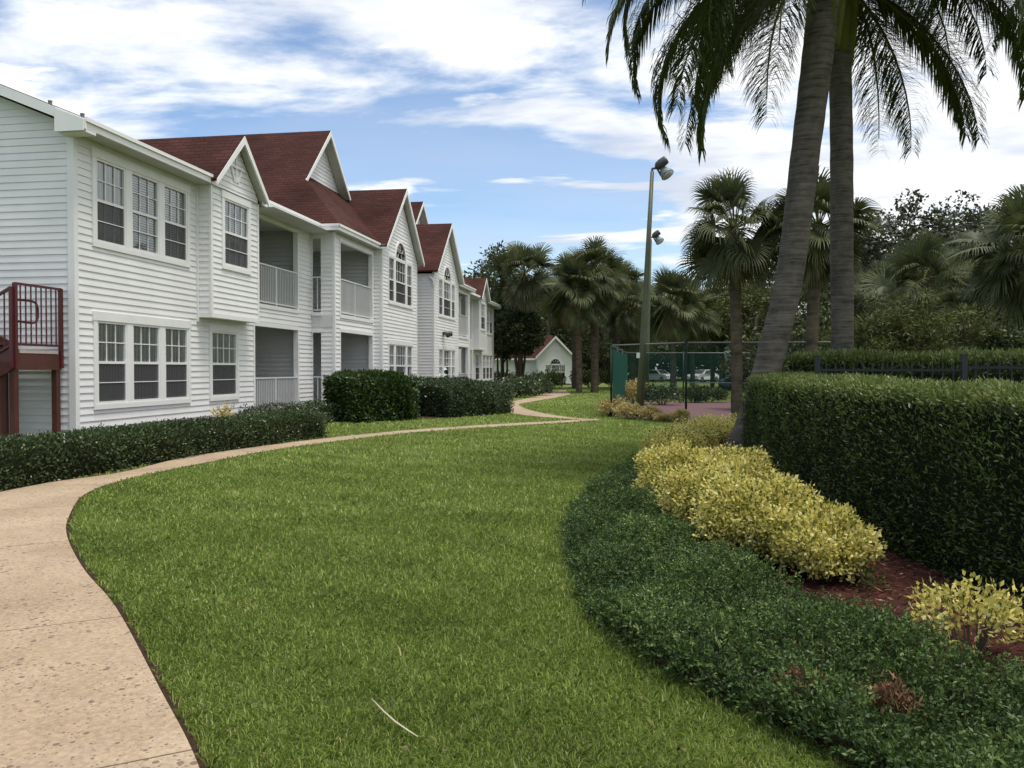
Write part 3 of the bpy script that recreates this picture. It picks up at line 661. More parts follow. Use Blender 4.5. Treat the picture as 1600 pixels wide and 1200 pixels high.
def half(par, first):
    # --- wing: triple window below and above, single window below
    S0, S1 = 13.59, 17.75
    tri = [(14.15, 15.06), (15.24, 16.20), (16.38, 17.30)]
    h = [(14.08, 17.37, 0.80, 2.46), (14.08, 17.37, 3.86, 5.52)]
    m = MB(); siding(m, 'y', P0, S0, 17.76, ZB, ZS, 1, h); siding(m, 'y', P0, 17.76, 20.50, ZB, 2.77, 1, [(18.30, 19.62, 0.80, 2.46)]); wallpart(m, par)
    for zz0, zz1, hd in ((0.84, 2.42, 0.17), (3.90, 5.48, 0.17)):
        casing(par, 14.15, 17.30, zz0, zz1, P0, head=hd, gaps=((15.06, 15.24), (16.20, 16.38)))
        for i, (a, b) in enumerate(tri):
            up = zz0 > 3; covr = 'slats' if (up and i > 0) else 'blind'
            window(par, a, b, zz0, zz1, P0, cover=covr, scr=not (up and i == 1), lowmunt=up)
    casing(par, 18.34, 19.58, 0.84, 2.42, P0, head=0.17); window(par, 18.34, 19.58, 0.84, 2.42, P0, cols=4, lowmunt=False)
    m = MB(); m.box(P0 - 0.08, P0 + 0.03, 20.50, 20.58, ZB, 2.77); m.build_split('corner_trim', M['trim'], par)
    corner(par, P0, S0 + 0.01, ZB, ZS, 0.11)
    if first:
        m = MB(); m.box(P0 - 0.11, P0 - 0.02, S0 - 0.03, S0 + 0.03, ZB, ZS); m.build_split('corner_trim', M['trim'], par)
    # end wall and gable end
    m = MB(); cl = lambda z: (XB, P0) if z <= 5.72 else (-22.9 + (z - 5.72) / 0.41, -9.75 - (z - 5.72) / 0.41)
    siding(m, 'x', S0, XB, P0 - 0.02, ZB, 8.35, -1, (), cl); wallpart(m, par)
    # --- projecting bay
    a, b = 17.75, 20.10
    m = MB(); siding(m, 'y', PB, a, b, 2.78, 7.05, 1, [(18.28, 19.59, 3.94, 5.60)], lambda z: (a, b) if z < 5.87 else (18.925 - (7.05 - z) * 0.995, 18.925 + (7.05 - z) * 0.995)); wallpart(m, par, name='bay_wall')
    m = MB(); siding(m, 'x', a, P0, PB, 2.78, ZS, -1); wallpart(m, par, name='bay_wall'); m = MB(); siding(m, 'x', b, P0, PB, 2.78, ZS, 1); wallpart(m, par, name='bay_wall')
    m = MB(); m.box(P0 + 0.01, PB + 0.026, a - 0.024, b + 0.024, 2.70, 2.79); m.build('bay_underside', M['trim'], par)
    m = MB(); m.box(PB - 0.03, PB + 0.027, a - 0.027, a + 0.06, 2.79, ZS); m.box(PB - 0.03, PB + 0.027, b - 0.06, b + 0.027, 2.79, ZS); m.box(P0 - 0.01, P0 + 0.06, a - 0.06, a - 0.001, 2.6, ZS); m.build_split('corner_trim', M['trim'], par)
    casing(par, 18.32, 19.55, 3.98, 5.56, PB, head=0.17); window(par, 18.32, 19.55, 3.98, 5.56, PB, cols=4, cover='slats', lowmunt=True)
    # small fan ornament in the bay gable
    m = MB(); z0 = 6.05
    for k in (-1, 0, 1): m.bar((PB + 0.03, 18.925 + 0.08 * k, z0), (PB + 0.03, 18.925 + 0.30 * k, z0 + (0.62 if k == 0 else 0.42)), 0.05, 0.03, up=(1, 0, 0))
    m.box(PB + 0.006, PB + 0.06, 18.55, 19.30, z0 + 0.34, z0 + 0.39); m.build('gable_ornament', M['trim'], par)
    # --- recessed balconies
    m = MB(); hs = [(20.72, 23.42, 3.27, 5.56), (20.58, 23.42, 0, 2.74)]
    siding(m, 'y', P0, 20.10, 24.43, 2.77, ZS, 1, hs); siding(m, 'y', P0, 23.42, 24.43, ZB, 2.77, 1); wallpart(m, par)
    m = MB(); m.box(P0 - 0.1, P0 + 0.03, 20.58, 23.42, 2.66, 2.78); m.box(P0 - 0.1, P0 + 0.035, 20.68, 23.46, 3.16, 3.27); m.box(P0 - 0.12, P0 + 0.028, 23.36, 23.44, ZB, 2.66); m.box(P0 - 0.12, P0 + 0.028, 23.36, 23.44, 3.27, 5.56); m.box(P0 - 0.1, P0 + 0.028, 20.66, 20.73, 3.27, 5.56); m.box(P0 - 0.1, P0 + 0.026, 20.60, 23.5, 5.56, 5.66); m.build_split('opening_trim', M['trim'], par)
    railing(par, (P0 - 0.03, 20.74, 0), (P0 - 0.03, 23.36, 0), 3.27, 4.36); railing(par, (P0 - 0.03, 20.6, 0), (P0 - 0.03, 23.36, 0), 0.2, 1.26)
    # tower
    m = MB(); siding(m, 'x', 24.43, P0, P1, ZB, ZS, -1, [(-10.10, -9.84, 0, 2.70), (-10.10, -9.84, 3.27, 5.56)])
    siding(m, 'y', P1, 24.43, 28.3, ZB, ZS, 1, [(24.90, 28.02, 0, 2.74), (24.90, 28.02, 3.24, 5.50)]); siding(m, 'x', 28.30, P1, P2, ZB, ZS, -1); wallpart(m, par, name='wall')
    m = MB(); m.box(P1 - 0.06, P1 + 0.027, 24.43 - 0.027, 24.49, ZB, ZS); m.box(P1 - 0.12, P1 + 0.03, 24.84, 24.91, ZB, 2.68); m.box(P1 - 0.12, P1 + 0.03, 24.84, 24.91, 3.2, 5.52); m.box(P1 - 0.12, P1 + 0.03, 28.01, 28.10, ZB, 5.52)
    m.box(P1 - 0.12, P1 + 0.034, 24.84, 28.10, 2.68, 2.79); m.box(P1 - 0.12, P1 + 0.038, 24.84, 28.06, 3.12, 3.24); m.box(P1 - 0.12, P1 + 0.034, 24.84, 28.10, 5.52, 5.62); m.build_split('opening_trim', M['trim'], par)
    m = MB(); m.box(-10.14, -9.80, 24.36, 24.50, 3.16, 3.26); m.box(-10.14, -9.80, 24.38, 24.50, 2.64, 2.72); m.build_split('opening_trim', M['trim'], par)
    railing(par, (P1 - 0.04, 24.92, 0), (P1 - 0.04, 28.0, 0), 3.24, 4.36); railing(par, (P1 - 0.04, 24.92, 0), (P1 - 0.04, 28.0, 0), 0.2, 1.26)
    railing(par, (-10.10, 24.46, 0), (-9.84, 24.46, 0), 3.27, 4.36, gap=0.09, post=False); railing(par, (-10.10, 24.46, 0), (-9.84, 24.46, 0), 0.2, 1.26, gap=0.09, post=False)
    # inside the balconies
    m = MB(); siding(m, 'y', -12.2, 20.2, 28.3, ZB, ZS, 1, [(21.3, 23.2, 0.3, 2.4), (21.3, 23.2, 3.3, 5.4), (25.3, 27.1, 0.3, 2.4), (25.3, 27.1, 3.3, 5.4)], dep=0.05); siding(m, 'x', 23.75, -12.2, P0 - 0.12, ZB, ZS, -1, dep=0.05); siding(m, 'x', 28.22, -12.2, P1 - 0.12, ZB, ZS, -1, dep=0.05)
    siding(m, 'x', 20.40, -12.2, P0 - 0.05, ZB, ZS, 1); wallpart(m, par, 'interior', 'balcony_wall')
    m = MB(); m.box(-12.2, P0 - 0.02, 20.3, 24.4, 2.82, 3.18); m.box(-12.2, P1 - 0.03, 24.4, 28.25, 2.82, 3.15); m.build('balcony_floor', M['interior'], par); m = MB(); m.box(-12.2, P0 - 0.05, 20.3, 24.4, 0.1, 0.22); m.box(-12.2, P1 - 0.05, 24.4, 28.25, 0.1, 0.22); m.build('balcony_floor', M['interior'], par)
    m = MB(); m.quad((-12.2, 20.2, 5.70), (P1, 20.2, 5.70), (P1, 28.3, 5.70), (-12.2, 28.3, 5.70)); m.build('balcony_ceiling', M['interior'], par)
    for z in (0.22, 3.2):
        for (a, b) in ((21.3, 23.2), (25.3, 27.1)):
            m = MB(); m.box(-12.24, -12.15, a, a + 0.09, z, z + 2.15); m.box(-12.24, -12.15, b - 0.09, b, z, z + 2.15); m.box(-12.24, -12.15, a, b, z + 2.15, z + 2.25); m.box(-12.24, -12.16, (a+b)/2 - 0.04, (a+b)/2 + 0.04, z, z + 2.15)
            dr = m.build('sliding_door', M['door'], par); g = MB(); g.quad((-12.2, a + 0.09, z), (-12.2, b - 0.09, z), (-12.2, b - 0.09, z + 2.15), (-12.2, a + 0.09, z + 2.15)); g.build('pane', M['glass'], dr)
            g = MB(); g.quad((-12.5, a, z), (-12.5, b, z), (-12.5, b, z + 2.2), (-12.5, a, z + 2.2)); g.build('dark_room', M['dark'], dr)
    # --- arched gable front
    a, b = 28.3, 32.86; yc = 30.58
    for (z0, z1) in ((0.84, 2.42), (3.98, 5.62)):
        casing(par, 29.05, 32.07, z0, z1, P2, w=0.09, head=(0.17 if z0 < 2 else 0.0), gaps=((29.70, 29.88), (31.22, 31.40)))
        cv = 'slats' if z0 < 2 else None
        window(par, 29.05, 29.70, z0, z1, P2, cols=2, cover=cv, scr=z0 > 2, lowmunt=False); window(par, 29.88, 31.22, z0, z1, P2, cols=4, cover=cv, scr=z0 > 2, lowmunt=False); window(par, 31.40, 32.07, z0, z1, P2, cols=2, cover=cv, scr=z0 > 2, lowmunt=False)
    ar = archwin(par, 30.55, 5.66, 0.64, P2)
    m = MB(); m.box(P2 - 0.03, P2 + 0.04, 28.96, 29.9, 5.62, 5.70); m.box(P2 - 0.03, P2 + 0.04, 31.2, 32.16, 5.62, 5.70); m.build_split('window_casing', M['trim'], par)
    m = MB(); siding(m, 'y', P2, a, b, ZB, 8.15, 1, [(28.98, 32.14, 0.80, 2.46), (28.98, 32.14, 3.92, 5.66), ar], lambda z: (a, b) if z < 5.87 else (yc - (8.15 - z), yc + (8.15 - z)))
    siding(m, 'x', b, -16.5, P2, ZB, ZS, 1); wallpart(m, par, name='wall')
    m = MB(); m.box(P2 - 0.06, P2 + 0.027, a - 0.027, a + 0.06, ZB, 5.8); m.box(P2 - 0.06, P2 + 0.027, b - 0.06, b + 0.027, ZB, 5.8); m.build_split('corner_trim', M['trim'], par)
    # --- roofs (shingle slabs 6 cm thick)
    def roof(*pts):
        m = MB(); m.slab([Vector(p) for p in pts], (0, 0, -0.06)); o = m.build('roof', M['shingle'], par); MB().recalc(o); return o
    sl = 0.41
    xr = -16.325; zr = ZE + sl * (-9.72 - xr)
    roof((-9.70, 13.26, ZE), (-9.70, 17.62, ZE), (-9.95, 17.62, ZE + 0.1025), (-9.95, 20.23, ZE + 0.1025), (-9.70, 20.23, ZE), (-9.70, 24.3, ZE), (xr, 24.3, zr), (xr, 13.26, zr)); roof((-22.95, 13.26, ZE), (xr, 13.26, zr), (xr, 33.2, zr), (-22.95, 33.2, ZE))
    roof((xr, 24.3, zr), (-10.2, 24.3, ZE + 0.12), (-10.2, 34.4, ZE + 0.12), (xr, 34.4, zr))
    # bay gable
    for s in (17.58, 20.27): roof((-9.56, s, 5.85), (-9.56, 18.925, 7.19), (-12.9, 18.925, 7.19), (-12.9, s, 5.85))
    # main cross roof with a small gable over the hip
    rx = -10.95
    roof((-9.13, 24.1, ZE), (-11.02, 25.98, 7.82), (rx, 25.98, 7.82), (rx, 28.15, 9.99), (-24, 28.15, 9.99), (-24, 24.1, ZE))
    roof((-9.13, 32.2, ZE), (-11.02, 30.32, 7.82), (rx, 30.32, 7.82), (rx, 28.15, 9.99), (-24, 28.15, 9.99), (-24, 32.2, ZE))
    roof((-9.13, 24.1, ZE), (-9.13, 32.2, ZE), (-11.02, 30.32, 7.82), (-11.45, 29.9, 8.25), (-11.45, 26.4, 8.25), (-11.02, 25.98, 7.82))
    m = MB(); siding(m, 'y', -11.35, 25.9, 30.4, 7.86, 9.9, 1, (), lambda z: (28.15 - (9.86 - z), 28.15 + (9.86 - z))); wallpart(m, par, name='gable_wall')
    m = MB(); m.box(-11.36, -11.28, 26.1, 30.2, 7.80, 7.90)
    # arched gable roof
    for s in (28.06, 33.10): roof((-8.86, s, 5.87), (-8.86, 30.58, 8.38), (-14.5, 30.58, 8.38), (-14.5, s, 5.87))
    # --- white eaves, rakes, soffits
    f = m
    f.box(-9.745, -9.70, 13.28, 17.66, ZS, ZE - 0.03); f.box(-9.745, -9.70, 20.2, 24.16, ZS, ZE - 0.03)
    f.box(-9.70, -9.665, 13.26, 17.62, ZE - 0.06, ZE + 0.01); f.box(-9.70, -9.665, 20.25, 24.12, ZE - 0.06, ZE + 0.01)
    f.box(-9.70, -9.13, 24.10, 24.145, ZS, ZE - 0.035); f.box(-9.175, -9.13, 24.145, 28.12, ZS, ZE - 0.035); f.box(-9.13, -9.095, 24.07, 28.10, ZE - 0.065, ZE + 0.008); f.box(-9.70, -9.095, 24.068, 24.10, ZE - 0.063, ZE + 0.012)
    f.box(-9.13, -8.90, 28.06, 28.10, ZS, ZE - 0.05)
    def rake(X, yc, zt, ys, zs, w=0.16, th=0.045):
        f = MB(); f.slab([(X, yc, zt - 0.02), (X, ys, zs - 0.02), (X, ys, zs - w), (X, yc, zt - w * 1.35)], (-th, 0, 0)); o = f.build('rake_board', M['trim'], par); MB().recalc(o)
    for s in (17.58, 20.27): rake(-9.545, 18.925, 7.19, s, 5.85)
    for s in (25.90, 30.40): rake(rx + 0.02, 28.15, 9.99, s, 7.74)
    for s in (28.06, 33.10): rake(-8.845, 30.58, 8.38, s, 5.87)
    # rake of the wing end
    f.slab([(-9.68, 13.25, ZE - 0.02), (xr, 13.25, zr - 0.02), (xr, 13.25, zr - 0.23), (-9.68, 13.25, ZE - 0.2)], (0, 0.04, 0))
    f.slab([(-22.97, 13.25, ZE - 0.02), (xr, 13.25, zr - 0.02), (xr, 13.25, zr - 0.23), (-22.97, 13.25, ZE - 0.2)], (0, 0.04, 0))
    f.box(-10.24, -9.70, 13.292, 13.57, 5.69, 5.745); f.slab([(-10.26, 13.22, 5.70), (-9.70, 13.22, 5.70), (-9.70, 13.22, 5.90), (-10.26, 13.22, 6.12)], (0, 0.028, 0))
    f.build_split('eaves_trim', M['trim'], par)
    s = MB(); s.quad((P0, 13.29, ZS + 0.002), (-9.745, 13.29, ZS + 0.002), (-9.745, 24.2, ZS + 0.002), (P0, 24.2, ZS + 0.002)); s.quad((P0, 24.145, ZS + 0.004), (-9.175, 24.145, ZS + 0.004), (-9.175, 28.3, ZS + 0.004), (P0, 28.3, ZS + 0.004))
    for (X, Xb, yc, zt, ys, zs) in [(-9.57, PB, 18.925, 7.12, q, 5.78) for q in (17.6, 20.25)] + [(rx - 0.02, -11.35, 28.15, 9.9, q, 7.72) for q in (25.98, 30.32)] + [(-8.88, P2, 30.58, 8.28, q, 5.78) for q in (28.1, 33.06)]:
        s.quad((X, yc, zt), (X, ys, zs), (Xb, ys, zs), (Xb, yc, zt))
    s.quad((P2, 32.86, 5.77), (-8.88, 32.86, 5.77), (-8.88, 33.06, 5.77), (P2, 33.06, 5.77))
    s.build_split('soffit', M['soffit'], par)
    # back wall
    m = MB(); siding(m, 'y', XB, S0, 34.3, ZB, ZS, -1, e=0.4); wallpart(m, par)

bld = empty('apartment_building', (-16, 34, 0)); bld.location = (0, 0, 0)
tag(bld, 'long white two storey apartment building with lapped siding and red brown gabled roofs', 'building')
half(bld, True)
KM = 1.07
XF = lambda v: (v[0], 35.7 + (32.86 - v[1]) * KM, v[2])
half(bld, False)
XF = None
# breezeway between the two halves
m = MB(); m.box(-16.6, -16.4, 32.86, 35.7, 0.1, 5.8); m.box(-16.4, -10.6, 32.9, 35.66, 2.9, 3.1); m.box(-16.4, -9.6, 32.9, 35.66, 0.02, 0.12); m.build('breezeway', M['interior'], bld)
m = MB(); m.slab([(-10.1, 33.0, 5.95), (-10.1, 35.5, 5.95), (-16.3, 35.5, 8.6), (-16.3, 33.0, 8.6)], (0, 0, -0.06)); m.build('roof', M['shingle'], bld)
m = MB(); m.box(-10.1, -10.05, 33.0, 35.5, 5.72, 5.93); m.build('eaves_trim', M['trim'], bld)
m = MB()
for y in (34.9, 35.3): m.bar((-9.9, y, 0.95), (-13.6, y, 3.9), 0.05, 0.05)
for i in range(9):
    x = -10.1 - i * 0.4; z = 0.1 + i * 0.32; m.box(x - 0.4, x, 34.85, 35.35, z, z + 0.05)
    m.bar((x, 34.9, z), (x, 34.9, z + 0.95), 0.02, 0.02, up=(1, 0, 0))
m.build('breezeway_stair', M['blackmetal'], bld)
# vent pipes standing on the near roof slope
for x in (-10.1, -10.75):
    m = MB(); z = ZE + 0.41 * (-9.72 - x); m.lathe((x, 13.75, z - 0.05), [(0.035, 0), (0.035, 0.11), (0.04, 0.115), (0.04, 0.13)], 10); m.build('vent_pipe', M['galv'], bld)
# downpipe under the eave of the second arched gable
m = MB(); m.tube([(-9.3, 35.62, 5.6), (-9.12, 35.6, 5.45), (-9.1, 35.6, 5.2)], 0.05, 8); m.build('downpipe', M['trim'], bld)
# twin floodlight on the second arched gable
fl = empty('wall_floodlight', (0, 0, 0)); tag(fl, 'black twin floodlight fixed to the white siding under the second arched window', 'floodlight')
wy, wz = 37.35, 3.15
m = MB(); m.box(P2 + 0.02, P2 + 0.07, wy - 0.09, wy + 0.09, wz - 0.09, wz + 0.09); m.tube([(P2 + 0.06, wy, wz), (P2 + 0.2, wy - 0.1, wz + 0.02)], 0.025, 6); m.tube([(P2 + 0.06, wy, wz), (P2 + 0.22, wy + 0.22, wz + 0.05)], 0.025, 6); m.build('bracket', M['lamp'], fl)
for (dy, ax) in ((-0.12, (0.8, -0.5, -0.45)), (0.25, (0.8, 0.5, 0.1))):
    m = MB(); m.lathe((P2 + 0.2, wy + dy, wz), [(0.05, -0.12), (0.09, 0), (0.14, 0.16), (0.13, 0.18)], 12, ax); m.build('lamp_head', M['lamp'], fl, True)

# ------------------------------------------------------------------ maroon outside stair against the end wall
st = empty('outside_stair', (0, 0, 0)); tag(st, 'maroon wooden landing and stair with metal railing against the end wall of the building', 'staircase')
xa, xb, ya, yb = -11.55, -10.38, 12.36, 13.50; zt = 1.82
m = MB(); m.box(xa + 0.05, xb - 0.05, ya + 0.05, yb - 0.05, zt - 0.06, zt); m.box(xb - 0.05, xb, ya, yb, zt - 0.33, zt - 0.05); m.box(xa, xb - 0.05, ya, ya + 0.05, zt - 0.33, zt - 0.05); m.box(xa, xb - 0.05, yb - 0.05, yb, zt - 0.33, zt - 0.05); m.build('landing', M['maroon'], st)
m = MB(); m.box(xb - 0.02, xb + 0.006, ya + 0.12, yb - 0.1, zt - 0.045, zt + 0.01); m.build('deck_edge', simple('pale_concrete_tread', (0.5, 0.42, 0.38), 0.8, noise=0.15), st)
for (x, y) in ((xb - 0.06, ya + 0.06), (xb - 0.06, yb - 0.07), (xa + 0.06, ya + 0.06), (xa + 0.06, yb - 0.07), (xb - 0.30, ya + 0.06)):
    m = MB(); m.bar((x, y, 0), (x, y, zt - 0.33), 0.10, 0.10, up=(1, 0, 0)); m.build('leg', M['maroon'], st)
def mrail(p, q, n, zt2=1.12):
    m = MB(); p = Vector(p); q = Vector(q); up = Vector((0, 0, 1)); m.bar(p + up * zt2, q + up * zt2, 0.05, 0.04); m.bar(p + up * 0.10, q + up * 0.10, 0.035, 0.04)
    for i in range(1, n):
        c = p + (q - p) * i / n; m.bar(c + up * 0.1, c + up * zt2, 0.018, 0.018, up=(1, 0, 0))
    for c in (p, q): m.bar(c - up * 0.3, c + up * (zt2 + 0.01), 0.06, 0.06, up=(1, 0, 0))
    return m.build('railing', M['maroon_metal'], st)
mrail((xb + 0.01, ya + 0.02, zt), (xb + 0.01, yb - 0.02, zt), 9)
m = MB(); zc = zt + 0.86
m.tube([(xb - 0.05, ya + 0.05, zc), (xb - 0.05, ya + 0.48, zc), (xb - 0.05, ya + 0.58, zc - 0.03), (xb - 0.05, ya + 0.62, zc - 0.12), (xb - 0.05, ya + 0.62, zc - 0.28), (xb - 0.05, ya + 0.58, zc - 0.36), (xb - 0.05, ya + 0.48, zc - 0.38), (xb - 0.05, ya + 0.05, zc - 0.36)], 0.021, 8); m.build('handrail', M['maroon_metal'], st, True)
# lower flight, down to the left
m = MB(); L0 = Vector((xb - 0.3, ya + 0.02, zt - 0.02)); L1 = Vector((xb - 3.3, ya + 0.02, 0.05))
for y in (ya - 0.02, ya - 1.02): m.slab([(xb - 0.02, y, zt + 0.05), (xb - 0.02, y, zt - 0.32), (xb - 3.3, y, -0.2), (xb - 3.5, y, 0.0)], (0, 0.05, 0))
for i in range(10):
    x = xb - 0.32 - i * 0.3; z = zt - 0.18 * (i + 1); m.box(x - 0.3, x, ya - 0.97, ya - 0.02, z - 0.05, z)
m.build('stair_flight', M['maroon'], st)
mrail((xb - 0.02, ya - 0.02, zt), (xb - 3.3, ya - 0.02, 0.12), 24, 1.05)
# upper flight, up to the left along the wall
m = MB()
for y in (yb - 0.06, yb - 0.95): m.slab([(xa + 0.3, y, zt + 0.12), (xa + 0.3, y, zt - 0.26), (xa - 2.3, y, 3.05 - 0.1), (xa - 2.3, y, 3.3)], (0, 0.05, 0))
for i in range(8):
    x = xa + 0.2 - i * 0.3; z = zt + 0.17 * (i + 1); m.box(x - 0.3, x, yb - 0.9, yb - 0.06, z - 0.05, z)
m.build('stair_flight', M['maroon'], st)
mrail((xa + 0.25, yb - 0.95, zt), (xa - 2.3, yb - 0.95, 3.2), 18, 1.05)
# ------------------------------------------------------------------ hedges
def sweep_pts(line, n):
    line = [np.array(p[:2], float) for p in line]; seg = [np.linalg.norm(b - a) for a, b in zip(line[:-1], line[1:])]; tot = sum(seg)
    s = rng.uniform(0, tot, n); P = np.zeros((n, 2)); T = np.zeros((n, 2)); acc = 0
    for a, b, l in zip(line[:-1], line[1:], seg):
        k = (s >= acc) & (s <= acc + l); P[k] = a + (b - a) * ((s[k] - acc) / l)[:, None]; T[k] = (b - a) / l; acc += l
    return P, T, s, tot
def hedge(name, label, cat, line, width, height, n, L, W, mat, group=None, z0=0.03, rough=0.05, sq=5.0, up=0.3, shell=0.10, hfun=None, wob=0.06, tint=(0.45, 0.2), coremat=None, lit_top=0.0):
    """clipped hedge swept along line: a core of twigs and n leaves through its outer shell"""
    root = empty(name); tag(root, label, cat, group)
    P, T, s, tot = sweep_pts(line, n); Nn = np.stack([T[:, 1], -T[:, 0]], 1)
    th = rng.uniform(0, 1, n); hw = width / 2
    # profile: sides (40%), top (35%) , rounded by superellipse
    ang = np.where(rng.random(n) < 0.5, rng.uniform(0, math.pi, n), rng.normal(math.pi / 2, 0.75, n)); ang = np.clip(ang, 0, math.pi)
    c, d = np.cos(ang), np.sin(ang); rr = 1.0 / (np.abs(c) ** sq + np.abs(d) ** sq) ** (1 / sq)
    dep = rng.exponential(shell, n); dep = np.minimum(dep, 0.35 * min(hw, height))
    wv = wob * (np.sin(s * 2.9 + 1.3 * np.sin(s * 1.1) + ang * 3) + 0.7 * np.sin(s * 6.7 + ang * 5.3))
    H = height if hfun is None else height * hfun(s / tot)
    hz = (H - z0)
    a = (hw + wv - dep) * c * rr; z = z0 + (hz + wv * 0.6 - dep * 0.7) * d * rr
    endc = np.minimum(s, tot - s); rnd = np.clip(endc / (0.35 * hw), 0, 1) ** 0.4; a *= 0.55 + 0.45 * rnd; z = z0 + (z - z0) * (0.9 + 0.1 * rnd)
    # ends
    ne = int(n * min(0.35, width / (tot + width) )) ; idx = rng.choice(n, ne, replace=False)
    e = rng.random(ne) < 0.5; a[idx] = rng.uniform(-hw, hw, ne) * 0.95; z[idx] = rng.uniform(z0, 1, ne) * (H if np.isscalar(H) else H[idx]) * 0.97
    first = np.array(line[0][:2]); last = np.array(line[-1][:2]); t0 = np.array(line[1][:2]) - first; t0 /= np.linalg.norm(t0); t1 = last - np.array(line[-2][:2]); t1 /= np.linalg.norm(t1)
    dd = rng.exponential(shell * 0.7, ne)[:, None] - 0.03
    P[idx] = np.where(e[:, None], first + t0 * dd, last - t1 * dd)
    Nn[idx] = np.where(e[:, None], np.array([t0[1], -t0[0]]), np.array([t1[1], -t1[0]]))
    X = P + Nn * a[:, None]; pts = np.stack([X[:, 0], X[:, 1], z], 1) + rng.normal(0, rough * 0.4, (n, 3))
    out = np.stack([Nn[:, 0] * c, Nn[:, 1] * c, d * 1.0], 1); out[idx] = np.concatenate([np.where(e[:, None], -t0, t1), np.zeros((ne, 1))], 1)
    dr = out + rng.normal(0, 0.75, (n, 3)) + np.array([0, 0, up])
    k = pts[:, 2] > 0.02; lit_ = (lit_top * np.clip((z / H - 0.90) / 0.08, 0, 1))[k]; pts, dr = pts[k], dr[k]; m = len(pts)  # sunlit hedge top painted into the leaf tint, lighter near full height
    t = np.clip(rng.normal(tint[0], tint[1], m) + lit_, 0, 1)
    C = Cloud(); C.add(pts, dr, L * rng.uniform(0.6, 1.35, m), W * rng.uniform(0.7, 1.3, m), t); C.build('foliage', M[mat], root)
    # core
    cm_ = MB(); lp = [Vector((p[0], p[1], 0)) for p in line]; k = 12; vs = []
    lp[0] = lp[0] + Vector((t0[0], t0[1], 0)) * min(0.14, shell * 1.3); lp[-1] = lp[-1] - Vector((t1[0], t1[1], 0)) * min(0.14, shell * 1.3)
    for i, p in enumerate(lp):
        t_ = (lp[min(i+1, len(lp)-1)] - lp[max(i-1, 0)]).normalized(); nn = Vector((t_.y, -t_.x, 0)); h_ = height * (float(hfun(np.array(i / (len(lp) - 1)))) if hfun else 1)
        sh = min(shell * 1.15, 0.3 * hw)
        for j in range(k + 1):
            an = math.pi * j / k; cc, ss = math.cos(an), math.sin(an); r_ = 1 / (abs(cc) ** sq + abs(ss) ** sq) ** (1 / sq)
            vs.append(p + nn * ((hw - sh) * cc * r_) + Vector((0, 0, 0.0 + (h_ - sh) * ss * r_)))
    fs = [(i*(k+1)+j, i*(k+1)+j+1, (i+1)*(k+1)+j+1, (i+1)*(k+1)+j) for i in range(len(lp)-1) for j in range(k)]
    fs += [tuple(range(k + 1)), tuple(range((len(lp)-1)*(k+1), len(lp)*(k+1)))]
    cm_.add(vs, fs); cm_.build('twigs', M[coremat or 'core'], root); return root

# low clipped hedge along the path (left), tall podocarpus hedges (right) and the hedges along the building
hedge('low_hedge', 'low clipped dark green hedge along the path below the near end of the building', 'hedge',
      [(-8.35, 6.2), (-8.3, 8.0), (-8.22, 9.3), (-8.12, 10.6), (-8.1, 12.0), (-8.0, 13.5), (-7.75, 15.2), (-7.25, 17.3)], 0.95, 0.56, 60000, 0.045, 0.024, 'box', shell=0.06, wob=0.03, sq=4)
hedge('glossy_hedge', 'boxy glossy green hedge in front of the ground floor balconies', 'hedge', [(-8.55, 22.6), (-7.2, 24.1)], 1.9, 1.32, 30000, 0.10, 0.055, 'glossy', shell=0.10, wob=0.09, sq=5)
hedge('wide_hedge', 'wide rounded dark hedge between the glossy hedge and the curve of the path', 'hedge', [(-6.9, 25.6), (-6.0, 27.2), (-5.5, 28.4)], 2.6, 1.05, 34000, 0.075, 0.04, 'boxgrey', shell=0.10, wob=0.05, sq=3.6)
hedge('trimmed_hedge', 'trimmed hedge behind the wide rounded hedge below the arched windows', 'hedge', [(-8.3, 28.6), (-6.6, 31.2)], 1.3, 1.12, 9000, 0.09, 0.05, 'boxgrey', shell=0.10, wob=0.05)
hedge('row_of_low_shrubs', 'ragged low shrubs along the foot of the first ground floor balcony', 'shrub', [(-9.35, 18.9), (-8.95, 20.5), (-9.0, 22.4)], 0.8, 0.55, 7000, 0.06, 0.03, 'boxgrey', shell=0.25, wob=0.12, sq=2.5, tint=(0.55, 0.3))
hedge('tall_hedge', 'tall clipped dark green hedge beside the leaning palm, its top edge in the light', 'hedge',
      [(1.94, 12.2), (2.08, 10.0), (2.33, 8.0), (2.73, 6.0), (3.10, 4.4), (3.43, 3.0), (3.7, 2.0)], 1.06, 1.40, 190000, 0.042, 0.013, 'yew', shell=0.06, wob=0.022, sq=14, up=0.35, hfun=lambda u: 1.0 - 0.075 * u, lit_top=0.40, tint=(0.47, 0.22))
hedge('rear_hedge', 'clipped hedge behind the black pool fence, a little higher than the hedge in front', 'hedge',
      [(2.2, 13.6), (4.2, 13.2), (7.0, 12.2), (10.0, 11.0), (13, 10)], 1.1, 1.70, 52000, 0.085, 0.02, 'yew', shell=0.08, wob=0.05, sq=6, up=0.35, lit_top=0.4)
